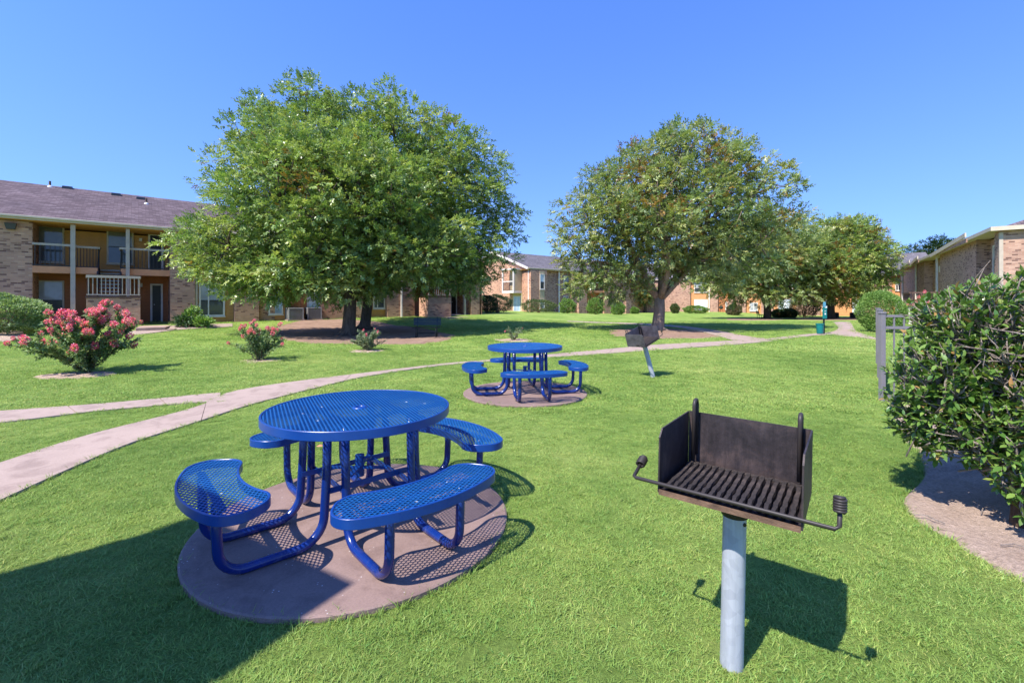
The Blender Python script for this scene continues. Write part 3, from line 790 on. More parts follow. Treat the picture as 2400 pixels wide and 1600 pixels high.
# ------------------------------------------------------------------ unseen brick pillar added left of the camera to cast the lower left shadow
hp = 4.0; k = hp/math.tan(R(SUN_EL)); Lx, Ly = math.sin(R(SUN_AZ)), math.cos(R(SUN_AZ))
a_ = Vector((-2.127-Lx*k, 3.126-Ly*k, 0)); b_ = Vector((-.781-Lx*k, 2.34-Ly*k, 0)); dd = b_-a_; wd = dd.length; an = math.atan2(dd.y, dd.x)
root = empty('shadow_pillar', (a_.x, a_.y, 0), an, label='unseen capped brick pillar added left of the camera as a shadow caster', cat='pillar')
MB().box(.04, wd-.04, -.7, -.04, -.2, hp-.12).build('shaft', brick, root); MB().box(0, wd, -.74, 0, hp-.12, hp).build('cap', conc_step, root, bevel=.01)

# ------------------------------------------------------------------ buildings
class Bld:
    """local x along the facade, local y into the building, z up (world height)"""
    def __init__(s, name, O, ang, label, z0=0.0):
        s.O = O; s.a = ang; s.d = (math.cos(ang), math.sin(ang)); s.e = (-math.sin(ang), math.cos(ang))
        s.root = empty(name, (O[0], O[1], 0), ang, label=label, cat='building')
        s._b = {}
    def Z(s, px, y=0.0):
        k = (px-1200)/F; return (y + s.O[0]*s.e[0] + s.O[1]*s.e[1])/(k*s.e[0]+s.e[1])
    def x(s, px, y=0.0):
        k = (px-1200)/F; Z = s.Z(px, y); return (k*Z-s.O[0])*s.d[0] + (Z-s.O[1])*s.d[1]
    def z(s, px, py, y=0.0):
        return EYE + (HOR-py)*s.Z(px, y)/F
    def box(s, name, x0, x1, y0, y1, z0, z1, mat, parent=None, bevel=0):
        return MB().box(x0, x1, y0, y1, z0, z1).build(name, mat, parent or s.root, bevel=bevel)
    def siding(s, x0, x1, y, z0, z1, mat, single=True, h=.19):
        """horizontal lap boards on the plane y facing -y"""
        n = max(1, int(round((z1-z0)/h))); h = (z1-z0)/n; L = x1-x0
        def vb(zo): return [(x0,y-.024,zo+.001),(x1,y-.024,zo+.001),(x1,y,zo+.001),(x0,y,zo+.001),(x0,y-.006,zo+h),(x1,y-.006,zo+h),(x1,y,zo+h),(x0,y,zo+h)]
        fs = [(0,3,2,1),(4,5,6,7),(0,1,5,4),(1,2,6,5),(2,3,7,6),(3,0,4,7)]
        if single:
            me = None
            for i in range(n):
                if me is None:
                    o = MB().add(vb(0), fs).build('siding_board', mat, s.root); me = o
                else: o = me.copy(); link(o, s.root)
                o.location.z = z0 + i*h
        else:
            mb = MB()
            for i in range(n): mb.add(vb(z0+i*h), fs)
            mb.build('siding', mat, s.root)
    def window(s, x0, x1, z0, z1, y, fr, up, dn, fw=.07, mull=0, split=.48, sill=True):
        """framed sash window proud of plane y"""
        mb = MB(); mb.box(x0, x0+fw, y-.06, y, z0, z1); mb.box(x1-fw, x1, y-.06, y, z0, z1)
        mb.box(x0+fw, x1-fw, y-.059, y, z1-fw, z1); mb.box(x0+fw, x1-fw, y-.059, y, z0, z0+fw)
        wn = mb.build('window', fr, s.root)
        zm = z0 + (z1-z0)*split; a, b = x0+fw, x1-fw
        MB().box(a, b, y-.035, y-.008, zm, z1-fw).build('pane', up, wn); MB().box(a, b, y-.028, y-.006, z0+fw, zm-.02).build('pane', dn, wn)
        MB().box(a, b, y-.045, y-.006, zm-.025, zm+.025).build('meeting_rail', dirt_dark if mull != 2 else fr, wn)
        if mull: xm = a+(b-a)*(.34 if mull == 1 else .5); MB().box(xm-.03, xm+.03, y-.05, y-.007, z0+fw, z1-fw).build('mullion', fr, wn)
        if sill: MB().box(x0-.03, x1+.03, y-.10, y-.0, z0-.05, z0-.002).build('sill', fr, wn)
        return wn
    def railing(s, p, q, z0, z1, n, cap, bal, parent=None, capw=.12, caph=.10, bw=.03):
        p = Vector((*p, 0)); q = Vector((*q, 0))
        rt = MB().bar(p+Vector((0,0,z1-caph/2)), q+Vector((0,0,z1-caph/2)), capw, caph).build('railing', cap, parent or s.root)
        MB().bar(p+Vector((0,0,z0+.06)), q+Vector((0,0,z0+.06)), .04, .05).build('bottom_rail', bal, rt)
        me = None
        for i in range(n):
            if me is None: o = MB().box(-bw/2, bw/2, -bw/2, bw/2, z0+.03, z1-caph+.001).build('baluster', bal, rt); me = o
            else: o = me.copy(); link(o, rt)
            v = p.lerp(q, (i+.5)/n); o.location = (v.x, v.y, 0)
        return rt
    def gable_roof(s, x0, x1, ye, yr, ze, zr, mat, over=.45, fas=.2, fmat=None, back=True):
        """eave line at ye-over, ridge at yr"""
        y0 = ye-over; sl = (zr-ze)/(yr-y0); yb = 2*yr-y0; t = .14
        vs = []
        for x in (x0, x1): vs += [(x,y0,ze),(x,yr,zr),(x,yb,ze),(x,y0,ze-t),(x,yr,zr-t),(x,yb,ze-t)]
        fs = [(0,1,7,6),(1,2,8,7),(3,9,10,4),(4,10,11,5),(0,6,9,3),(2,5,11,8),(0,3,4,1),(1,4,5,2),(6,7,10,9),(7,8,11,10)]
        rf = MB().add(vs, fs).build('roof', mat, s.root)
        MB().box(x0, x1, y0-.03, y0-.002, ze-fas, ze-.015).build('fascia', fmat or trim, rf)
        MB().box(x0+.01, x1-.01, y0-.12, y0-.032, ze-.12, ze-.02).build('gutter', fmat or trim, rf, bevel=.02)
        MB().box(x0+.02, x1-.02, y0, ye+2.2, ze-fas-.004, ze-fas+.03).build('soffit', tan, rf)
        return rf, sl, y0
    def gable_wall(s, x0, x1, y0, y1, z0, ze, zr, mat, name='gable_wall'):
        ym = (y0+y1)/2
        vs = [(x, y, z) for x in (x0, x1) for y, z in ((y0,z0),(y1,z0),(y1,ze),(ym,zr),(y0,ze))]
        return MB().add(vs, [(4,3,2,1,0),(5,6,7,8,9),(0,1,6,5),(1,2,7,6),(2,3,8,7),(3,4,9,8),(4,0,5,9)]).build(name, mat, s.root)
    def rake(s, x0, y0, y1, ze, zr, mat):
        ym = (y0+y1)/2; mb = MB()
        for a in (y0, y1): mb.bar((x0, a, ze), (x0, ym, zr), .05, .24)
        mb.build('rake_board', mat, s.root)

# ---- long building on the left
B = Bld('apartment_building', LO, math.pi/2-LB, 'long two storey brick apartment building on the left with balconies and stairs')
ZE, ZR = 5.30, 8.0; XL, XR = -17.0, B.x(1124, 0)
zb = -.4
B.box('core_wall', XL, XR, 1.85, 12.5, zb, ZE-.25, rust)
B.gable_wall(XL-.02, XL, 0, 13, zb, ZE-.15, ZR-.3, brick); B.gable_wall(XR, XR+.02, -.3, 12.6, zb, ZE-.15, ZR-.3, brick)
rf, sl, y0r = B.gable_roof(XL-.4, XR+.4, 0, 6.3, ZE+.04, ZR, shingle)
def on_roof(px, py):
    """point of the near roof slope seen at a photo pixel"""
    lo_, hi_ = 0.0, 6.2
    for _ in range(40):
        m_ = (lo_+hi_)/2
        if B.z(px, py, m_) > ZE+.04+(m_-y0r)*sl: lo_ = m_
        else: hi_ = m_
        if False: pass
    # the ray rises with y slower than the roof: find crossing
    return B.x(px, m_), m_, ZE+.04+(m_-y0r)*sl
for px, py in ((158, 441), (272, 457), (330, 466)):
    best = min((abs(B.z(px, py, y)-(ZE+.04+(y-y0r)*sl)), y) for y in np.arange(0, 6.2, .02)); y = best[1]; x = B.x(px, y); z = ZE+.04+(y-y0r)*sl
    MB().add([(x-.22,y-.2,z-.11),(x+.22,y-.2,z-.11),(x+.22,y+.2,z+.06),(x-.22,y+.2,z+.06),(x-.2,y-.2,z+.07),(x+.2,y-.2,z+.07),(x+.2,y+.16,z+.15),(x-.2,y+.16,z+.15)], [(4,5,6,7),(0,1,5,4),(1,2,6,5),(2,3,7,6),(3,0,4,7)]).build('roof_vent', dirt_dark, rf)
for px, py in ((117, 438), (343, 478)):
    best = min((abs(B.z(px, py, y)-(ZE+.04+(y-y0r)*sl)), y) for y in np.arange(0, 6.2, .02)); y = best[1]; x = B.x(px, y); z = ZE+.04+(y-y0r)*sl
    MB().lathe([(.05, z-.1), (.05, z+.32), (.0, z+.33)], 10, (x, y)).build('vent_pipe', dkbrown, rf); MB().lathe([(.13, z-.1), (.11, z+.02), (.05, z+.08)], 10, (x, y)).build('pipe_flashing', gravel_m, rf)
# brick masses of the facade
def mass(a, b, y=-.3, depth=2.3, mat=brick):
    x0, x1 = B.x(a, y) if a is not None else XL, B.x(b, y)
    w_ = B.box('brick_wall', x0, x1, y, y+depth, zb, ZE-.19, mat)
    return x0, x1
xa0, xa1 = mass(None, 76, 0)
MB().box(XL, xa1-.002, -.006, 0, ZE-.46, ZE-.2).build('soldier_course', brick2, B.root)
lx = B.x(26, 0); lz = B.z(26, 531, 0)
lm = MB().add([(lx-.13,-.16,lz-.13),(lx+.13,-.16,lz-.13),(lx+.13,-.004,lz-.13),(lx-.13,-.004,lz-.13),(lx-.19,-.22,lz+.13),(lx+.19,-.22,lz+.13),(lx+.19,-.004,lz+.17),(lx-.19,-.004,lz+.17)], [(0,3,2,1),(4,5,6,7),(0,1,5,4),(1,2,6,5),(2,3,7,6),(3,0,4,7)]).build('wall_lamp', dirt_dark, B.root)
xb0, xb1 = mass(399, 457); xc0, xc1 = mass(550, 607); xd0, xd1 = mass(752, 862); xe0, xe1 = mass(908, 972); xf0, xf1 = mass(1104, 1124)
# ---- stair bay
SB, ST = 2.79, 3.09; PF = .31
def stair_bay(xs0, xs1, wins, full=True):
    """balcony bay between two brick masses, back wall at y=1.85"""
    B.siding(xs0, xs1, 1.84, PF, SB, rust, full); B.siding(xs0, xs1, 1.842, ST, ZE-.25, tan, full)
sb0, sb1 = xa1, xb0
stair_bay(sb0, sb1, None)
fl = B.box('porch_floor', sb0, sb1, -.02, 1.82, zb, PF, conc_step)
xg0, xg1 = B.x(229, 0), B.x(283, 0)
sl1 = B.box('balcony_floor', sb0+.002, xg0, .0, 1.80, SB+.02, ST-.002, peach); B.box('balcony_edge', sb0+.002, xg0, -.03, -.002, SB, ST+.01, peach)
sl2 = B.box('balcony_floor', xg1, sb1-.002, .0, 1.80, SB+.02, ST-.002, peach); B.box('balcony_edge', xg1, sb1-.002, -.03, -.002, SB, ST+.01, peach)
B.box('balcony_floor', xg0, xg1, 1.25, 1.80, SB+.02, ST-.004, peach)
for a, b in ((166, 177.5), (295, 304)):
    B.box('post', B.x(a, -.04), B.x(b, -.04), -.24, -.04, zb, ZE-.2, rail_w)
rz1 = 4.17
B.railing((sb0, -.02), (B.x(180, -.02), -.02), ST, rz1, 9, rail_w, darkrail)
B.railing((B.x(177.5, .5), .5), (B.x(229, .5), .5), ST, rz1, 7, rail_w, dkbrown)
B.railing((xg1, -.02), (sb1, -.02), ST, rz1, 13, rail_w, darkrail)
B.railing((xg1, .0), (xg1, 1.2), ST, rz1, 7, rail_w, darkrail); B.railing((xg0, .5), (xg0, 1.2), ST, rz1, 4, rail_w, darkrail)
# windows and doors of the bay (back wall)
y = 1.80
B.window(B.x(70, y), B.x(151, y), B.z(110, 615, y), B.z(110, 522, y), y, trim, g_olive, g_dark)
B.window(B.x(250, y), B.x(313, y), B.z(280, 619, y), B.z(280, 536, y), y, trim, g_olive, g_dark)
B.window(B.x(70, y), B.x(151, y), B.z(110, 747, y), B.z(110, 657, y), y, trim, g_blind, g_dark)
def door(a, b, z0, z1, y, mat=door_dark, ajar=None):
    x0, x1 = B.x(a, y), B.x(b, y); mb = MB()
    mb.box(x0-.09, x0, y-.05, y, z0, z1+.09); mb.box(x1, x1+.09, y-.05, y, z0, z1+.09); mb.box(x0, x1, y-.049, y, z1, z1+.09)
    dr = mb.build('door_frame', trim_w, B.root); MB().box(x0, x1, y-.03, y-.004, z0, z1).build('door', mat, dr); MB().box(x0+.06, x0+.11, y-.07, y-.031, z0+.95, z0+1.0).build('door_handle', galv, dr)
door(352, 378, ST, ST+2.0, y); door(357, 377, PF, PF+2.03, y)
B.box('wall_light', B.x(329, y), B.x(334, y), y-.16, y-.004, 2.25, 2.45, trim_w); B.box('wall_light', B.x(326, y), B.x(333, y), y-.14, y-.004, 4.72, 4.88, trim_w)
# stairs with landing
la0, la1 = B.x(202, -1.15), B.x(329, -1.15); LZ = 1.62
ld = B.box('stair_landing', la0, la1, -1.15, -.26, zb, LZ, brick); MB().box(la0-.03, la1+.03, -1.18, -.26, LZ+.002, LZ+.09).build('landing_cap', dkbrown, ld)
B.railing((la0, -1.1), (la1, -1.1), LZ+.1, 2.70, 13, rail_w, rail_w, None, .10, .12, .035)
B.railing((la1-.03, -1.04), (la1-.03, -.3), LZ+.1, 2.69, 5, rail_w, rail_w, None, .10, .12, .035); B.railing((la0+.03, -1.04), (la0+.03, -.3), LZ+.1, 2.69, 6, rail_w, dkbrown, None, .10, .12, .03)
xm = (la0+la1)/2; n = 8
for i in range(n):
    yy = -.24 + 1.5*i/n; zz = LZ + (ST-LZ)*(i+1)/(n+0.0)
    MB().box(xg0+.05, xg1-.05, yy, yy+.26, zz-.07, zz-.005).build('stair_tread', tread_m, B.root)
    zd = LZ - (LZ-PF)*(i+1)/n
    MB().box(la0+.05, xg0-.05, yy, yy+.26, zd-.07, zd-.005).build('stair_tread', tread_m, B.root)
for x in (xg0, xg1):
    MB().bar((x, -.25, LZ+.05), (x, 1.25, ST), .05, .28).build('stringer', darkrail, B.root); MB().bar((x, -.25, LZ+1.0), (x, .95, ST+.95), .06, .09).build('stair_handrail', darkrail, B.root)
    for i in range(8):
        yy = -.15 + 1.15*i/8; zz = LZ+.05+(ST-LZ)*(yy+.25)/1.5
        MB().box(x-.014, x+.014, yy-.014, yy+.014, zz, zz+.93).build('stair_baluster', darkrail, B.root)
x = la0+.02
MB().bar((x, -.25, LZ), (x, 1.3, PF), .05, .28).build('stringer', darkrail, B.root); MB().bar((x, -.25, LZ+.95), (x, 1.2, PF+1.0), .06, .09).build('stair_handrail', darkrail, B.root)
for i in range(8):
    yy = -.15 + 1.3*i/8; zz = LZ-(LZ-PF)*(yy+.25)/1.5
    MB().box(x-.014, x+.014, yy-.014, yy+.014, zz, zz+.95).build('stair_baluster', darkrail, B.root)
# ---- window bays
def winbay(xa, xb, w0, w1, zlo, zhi, mat, y=.05, up=g_blind, dn=g_dark, frm=trim_w, mull=1, boards=True):
    B.box('bay_wall', xa, xb, y, 1.84, zb, ZE-.2, mat)
    B.siding(xa, xb, y, .35, ZE-.21, mat, boards)
    yy = y-.03
    B.window(w0, w1, zlo, zhi, yy, frm, up, dn, .09, mull)
    B.window(w0, w1, zlo+2.75, zhi+2.6, yy, frm, g_olive, g_dark, .09, mull)
y = .0
winbay(xb1, xc0, B.x(466, y), B.x(527, y), B.z(500, 741, y), B.z(500, 664, y), tan)
B.box('downspout', B.x(458, -.1), B.x(463, -.1), -.12, -.02, .25, ZE-.2, trim_w)
# middle bay with two windows, meters
B.box('bay_wall', xc1, xd0, .05, 1.84, zb, ZE-.2, orange); B.siding(xc1+.9, xd0, .05, .35, ZE-.21, orange, True)
B.box('brick_wall', xc1, xc1+.9, -.02, .06, zb, ZE-.2, brick)
for a, b, g1, g2 in ((629, 664, g_blue, g_blue), (719, 752, g_white, g_white)):
    B.window(B.x(a, .02), B.x(b, .02)-.02, B.z(645, 737, .02), B.z(645, 668, .02), .02, trim_w, g1, g2, .08, 0)
    B.window(B.x(a, .02), B.x(b, .02)-.02, 3.3, 4.7, .02, trim_w, g_olive, g_dark, .08, 0)
for a, b in ((677, 684), (687, 692), (704, 709)):
    mtr = B.box('meter_box', B.x(a, 0), B.x(b, 0), -.16, .02, B.z(680, 712, 0), B.z(680, 700, 0), rust); 
    MB().box(B.x((a+b)/2, 0)-.02, B.x((a+b)/2, 0)+.02, -.06, .02, .4, B.z(680, 712, 0)-.002).build('conduit', rust, mtr)
winbay(xd1, xe0, B.x(874, y), B.x(904, y)-.05, .95, 2.3, tan, boards=False)
B.box('downspout', B.x(941, -.45), B.x(944, -.45), -.42, -.32, .3, ZE-.2, trim_w)
# second stair bay (behind the tree)
s0, s1 = xe1, xf0
stair_bay(s0, s1, None, False); B.box('porch_floor', s0, s1, -.02, 1.82, zb, .45, conc_step)
B.box('balcony_floor', s0+.002, s1-.002, 0, 1.8, SB+.02, ST-.002, peach); B.box('balcony_edge', s0+.002, s1-.002, -.03, -.002, SB, ST+.01, peach)
for a, b in ((983, 988), (1085, 1089)): B.box('post', B.x(a, -.04), B.x(b, -.04), -.24, -.04, zb, ZE-.2, rail_w)
B.railing((s0, -.02), (s1, -.02), ST, rz1, 20, rail_w, darkrail)
q0, q1 = B.x(1003, -1.6), B.x(1057, -1.6)
ld = B.box('stair_landing', q0, q1, -1.6, -.3, zb, 1.75, brick); MB().box(q0-.03, q1+.03, -1.63, -.3, 1.752, 1.84).build('landing_cap', dkbrown, ld)
B.railing((q0, -1.55), (q1, -1.55), 1.85, 2.85, 12, rail_w, rail_w, None, .1, .12, .04)
door(1057, 1068, .45, 2.45, 1.80); B.window(B.x(990, 1.8), B.x(1012, 1.8), 3.6, 4.95, 1.8, trim, g_olive, g_dark)
B.window(B.x(1075, 1.8), B.x(1090, 1.8), 1.0, 2.3, 1.8, trim, g_blind, g_dark)

# porches and steps in front of the left building
def porch(name, pts, z0, z1, mat=conc_step):
    n = len(pts); vs = [(x, y, z) for z in (z0, z1) for x, y in pts]
    o = MB().add(vs, [tuple(range(n))[::-1], tuple(range(n, 2*n))] + [(i, (i+1)%n, n+(i+1)%n, n+i) for i in range(n)]).build(name, mat, bevel=.01); tag(o, kind='structure')
    KEEP.append(np.array(pts)); return o
def LW(px, y):   # world point on the left building's local line
    x = B.x(px, y); return (B.O[0]+B.d[0]*x+B.e[0]*y, B.O[1]+B.d[1]*x+B.e[1]*y)
porch('porch_slab', [LW(318, -3.6), LW(388, -3.6), LW(412, -.35), LW(333, -.35)], -.1, .27)
porch('porch_step', [LW(389, -3.7), LW(409, -3.7), LW(424, -2.3), LW(405, -2.3)], -.1, .18)
porch('porch_step', [LW(409.5, -3.8), LW(425, -3.8), LW(437, -2.3), LW(424.5, -2.3)], -.1, .09)
c = at(1010, 33.0)
porch('porch_slab', [at(996, 34.6), at(1022, 33.2), at(1105, 36.6), at(1085, 38.2)], .0, .44); porch('porch_step', [at(1020, 33.1), at(1052, 32.0), at(1100, 33.8), at(1072, 35.1)], .0, .32)
porch('porch_step', [at(1045, 32.3), at(1056, 31.6), at(1100, 33.2), at(1094, 33.9)], .0, .2)

# ---- building C: beyond, parallel to the left one, gable end towards us
C0 = at(1238, 48.5)
B = Bld('apartment_building', C0, math.pi/2-LB, 'brick apartment building with a white balcony between the two big trees')
cl = 24.0; zb = -.3; ZE2, ZR2 = 5.0, 7.3
B.box('core_wall', .5, cl, .3, 11.7, zb, ZE2-.1, brick)
rf, sl, y0r = B.gable_roof(-.35, cl+.3, 0, 6, ZE2+.04, ZR2, shingle_g, .4)
B.gable_wall(-.02, .5, .02, 12, zb, ZE2-.12, ZR2-.25, brick); B.rake(-.38, -.35, 12.3, ZE2-.05, ZR2-.08, trim_w)
# protruding balcony on the gable end; local y runs to the left as seen
B.box('balcony_floor', -1.2, -.03, 1.0, 3.0, 2.35, 2.6, trim_w); B.box('balcony_roof', -1.3, -.03, .9, 3.1, 4.85, 5.0, trim_w)
for yy in (1.0, 2.85): B.box('balcony_post', -1.2, -1.05, yy, yy+.15, 2.6, 4.85, trim_w)
B.box('balcony_side', -1.04, -.03, 1.0, 1.06, 2.6, 4.85, beige); B.railing((-1.12, 1.15), (-1.12, 2.85), 2.6, 3.65, 12, trim_w, darkrail)
B.box('balcony_back', -.06, -.025, 1.06, 2.95, 2.6, 4.85, beige); dr = B.box('door', -.09, -.062, 1.25, 2.05, 2.62, 4.6, door_red)
for i in range(2):
    for j in range(3): MB().box(-.105, -.092, 1.35+.33*i, 1.62+.33*i, 2.85+.55*j, 3.32+.55*j).build('pane', g_white, dr)
B.box('bay_panel', -.07, -.025, .9, 2.5, .1, 2.34, beige); 
gw = MB(); gw.box(-.12, -.075, 1.15, 1.22, .35, 2.05); gw.box(-.12, -.075, 2.28, 2.35, .35, 2.05); gw.box(-.119, -.075, 1.22, 2.28, 1.98, 2.05); gw.box(-.119, -.075, 1.22, 2.28, .35, .42); gw = gw.build('window', trim_w, B.root)
MB().box(-.10, -.076, 1.22, 1.73, .42, 1.98).build('pane', g_blue, gw); MB().box(-.10, -.076, 1.77, 2.28, .42, 1.98).build('pane', g_blue, gw); MB().box(-.11, -.076, 1.73, 1.77, .42, 1.98).build('mullion', trim_w, gw)
# long side: brick projections and windows
def cm(a, b, y=-.5, m_=brick): 
    x0, x1 = B.x(a, y), B.x(b, y); B.box('brick_wall', x0, x1, y, .6, zb, ZE2-.2, m_); return x0, x1
p0 = cm(1244, 1282); p1 = cm(1340, 1376); p2 = cm(1416, 1432); 
B.box('window_strip', B.x(1265, -.52), B.x(1276, -.52), -.53, -.505, zb, ZE2-.3, beige)
B.window(B.x(1265, -.54), B.x(1276, -.54), 2.75, 4.4, -.535, trim_w, g_white, g_dark, .08, 0); B.window(B.x(1265, -.54), B.x(1276, -.54), .7, 1.7, -.535, trim_w, g_blue, g_blue, .08, 0)
B.box('downspout', B.x(1309, -.15), B.x(1311.5, -.15), -.2, -.1, 0, ZE2-.1, trim_w); B.box('downspout', B.x(1237.5, -.1), B.x(1239.5, -.1), -.2, -.08, 0, ZE2-.1, trim_w)
B.box('recess_wall', p0[1]+.02, p1[0]-.02, .1, .4, zb, ZE2-.2, brick2)
B.box('balcony_floor', p1[1], p2[0], -.45, .3, 2.5, 2.75, peach); B.railing((p1[1], -.4), (p2[0], -.4), 2.75, 3.75, 14, trim_w, darkrail); B.box('recess_wall', p1[1], p2[0], .15, .4, zb, ZE2-.2, rust)
B.box('low_wall', B.x(1355, -1.2), B.x(1374, -1.2), -1.3, -1.0, zb, 1.35, brick2); B.box('low_wall', B.x(1466, -1.2), B.x(1478, -1.2), -1.3, -.9, zb, 1.5, brick2)
B.window(B.x(1320, .1), B.x(1332, .1), 2.9, 4.4, .09, trim_w, g_blind, g_dark, .08, 0); B.window(B.x(1320, .1), B.x(1332, .1), .8, 2.1, .09, trim_w, g_blind, g_dark, .08, 0)

# ---- building R: far right background, facing us
RA = math.atan2(-.5, .86)
R0 = at(1540, 70.0)
B = Bld('apartment_building', R0, RA, 'far brick and orange apartment building behind the right hand trees')
zb = -.75; ZE3, ZR3 = 4.75, 7.8; xr = B.x(2190, 0)
B.box('core_wall', -6, xr, .35, 12, zb, ZE3-.1, brick2); rf, sl, y0r = B.gable_roof(-6.4, xr+.5, 0, 6, ZE3+.04, ZR3, shingle_g, .5)
B.gable_wall(-6.02, -6, .0, 12, zb, ZE3-.12, ZR3-.2, brick2); B.gable_wall(xr, xr+.02, .0, 12, zb, ZE3-.12, ZR3-.2, brick2)
def rm(a, b, y=-.3, m_=brick2):
    x0, x1 = B.x(a, y), B.x(b, y); B.box('brick_wall', x0, x1, y, .4, zb, ZE3-.18, m_)
def rs_(a, b, w0, w1, zt=1.75, zl=.15, g=g_white, m_=orange):
    x0, x1 = B.x(a, 0), B.x(b, 0); B.box('bay_wall', x0, x1, .02, .4, zb, ZE3-.18, m_); B.siding(x0, x1, .02, zb+.1, ZE3-.2, m_, False)
    B.window(B.x(w0, 0), B.x(w1, 0), zl, zt, -.01, trim_w, g, g, .09, 2); B.window(B.x(w0, 0), B.x(w1, 0), zl+2.6, zt+2.5, -.01, trim_w, g_blind, g_dark, .09, 2)
rm(1500, 1618); rs_(1618, 1662, 1627, 1659); rm(1664, 1683); rs_(1684, 1706, 1700, 1705, 1.4, .2, g_blind, rust); rm(1706, 1748); rs_(1748, 1784, 1757, 1776, 1.3, .1, g_blind)
rm(1784, 1812); rs_(1812, 1866, 1823, 1858, 1.8); rm(1866, 1922); rs_(1922, 1994, 1926, 1942); rs_(1994, 2024, 1997, 2021, 1.7, -.3); rm(2024, 2090); rs_(2090, 2120, 2098, 2112); rm(2120, 2185)
for a in (1661, 2023): B.box('downspout', B.x(a, -.3), B.x(a+2.5, -.3), -.42, -.31, zb, ZE3-.1, trim_w)
B.box('chimney', B.x(1700, 6), B.x(1715, 6), 5.5, 6.5, ZR3-.8, ZR3+1.0, brick2)

# ---- building on the right edge
E0 = (25.5, 23.8); RD = math.atan2(58.0-23.8, 49.0-25.5)
B = Bld('apartment_building', E0, RD, 'brick apartment building along the right edge behind the big shrub')
zb = -.7; ZE4 = 5.15; L4 = math.hypot(58.0-23.8, 49.0-25.5)
# local y is to the left (towards the lawn) here, so the building body is at negative y
B.box('core_wall', .3, L4, -9, -.6, zb, ZE4-.05, brick2)
def em(t0, t1, y=0.0): return B.box('brick_wall', t0, t1, -.7, y, zb, ZE4, brick2)
def tx(px): 
    return B.x(px, 0)
em(0, .9); em(tx(2288), tx(2203)); em(tx(2166), tx(2150)); em(tx(2146), tx(2118)); em(tx(2114), L4)
for t in (2199, 2149, 2117, 2096.5): B.box('downspout', tx(t)-.06, tx(t)+.10, .02, .14, zb, ZE4-.05, trim_w)
rf = B.box('roof', -.35, L4+.3, -9.3, .38, ZE4+.12, ZE4+.2, shingle); MB().box(-.35, L4+.3, .385, .41, ZE4+.0, ZE4+.195).build('fascia', trim, rf); MB().box(-.38, -.352, -9.3, .41, ZE4-.02, ZE4+.195).build('fascia', trim, rf)
MB().box(-.3, L4, -.6, .36, ZE4+.02, ZE4+.1).build('soffit', trim, rf)
MB().add([(-.34,-.15,ZE4+.205),(-.34,-9.2,ZE4+.205),(8,-9.2,ZE4+.205),(8,-3.0,ZE4+.205),(2.2,-4.6,ZE4+1.95),(8,-4.6,ZE4+1.95)], [(0,1,4),(0,4,5,3),(1,2,5,4),(2,3,5)]).build('hip_roof', shingle, rf)
for a, b in ((2290, 2201), (2168, 2149), (2147, 2117)):
    MB().bar((tx(a), .50, ZE4+.34), (tx(b), .50, ZE4-.02), .07, .26).build('rake_board', trim, rf)
    MB().box(tx(a), tx(b), .42, .46, ZE4-.12, ZE4+.10).build('rake_panel', brick2, rf)
wn = MB().box(2.4, 2.5, -.6, -.5, 3.0, 4.7).box(3.5, 3.6, -.6, -.5, 3.0, 4.7).box(2.5, 3.5, -.599, -.5, 4.6, 4.7).box(2.5, 3.5, -.599, -.5, 3.0, 3.1).build('window', trim_w, B.root)
MB().box(2.5, 3.5, -.59, -.53, 3.85, 4.6).build('pane', g_blind, wn); MB().box(2.5, 3.5, -.59, -.535, 3.1, 3.83).build('pane', g_dark, wn)
t = tx(2190); B.box('wall_lamp', t-.2, t+.25, -.6, -.3, 3.9, 4.4, trim_w)
B.box('end_wall', -.02, .0, -9, 0, zb, ZE4, brick2); B.box('corner_trim', -.05, .06, -.12, .03, zb, ZE4-.1, rail_w)
# stair landing with dark railing in front of it
P = at(2140, 29.5); lr = B.root
q = Vector((P[0]-B.O[0], P[1]-B.O[1], 0)); lxp = q.x*B.d[0]+q.y*B.d[1]; lyp = q.x*B.e[0]+q.y*B.e[1]
l1 = B.box('stair_landing', lxp-1.2, lxp+1.6, lyp-1.2, lyp+.3, zb, .95, brick2); MB().box(lxp-1.25, lxp+1.65, lyp-1.25, lyp+.35, .952, 1.03).build('landing_cap', trim_w, l1)
MB().box(lxp-1.28, lxp-1.12, lyp+.2, lyp+.36, zb, .95).build('landing_post', trim_w, l1)
B.railing((lxp-1.2, lyp+.28), (lxp+1.6, lyp+.28), 1.05, 2.05, 12, dkbrown, dkbrown); B.railing((lxp-1.2, lyp+.2), (lxp-1.2, lyp-1.2), 1.05, 2.05, 7, dkbrown, dkbrown)

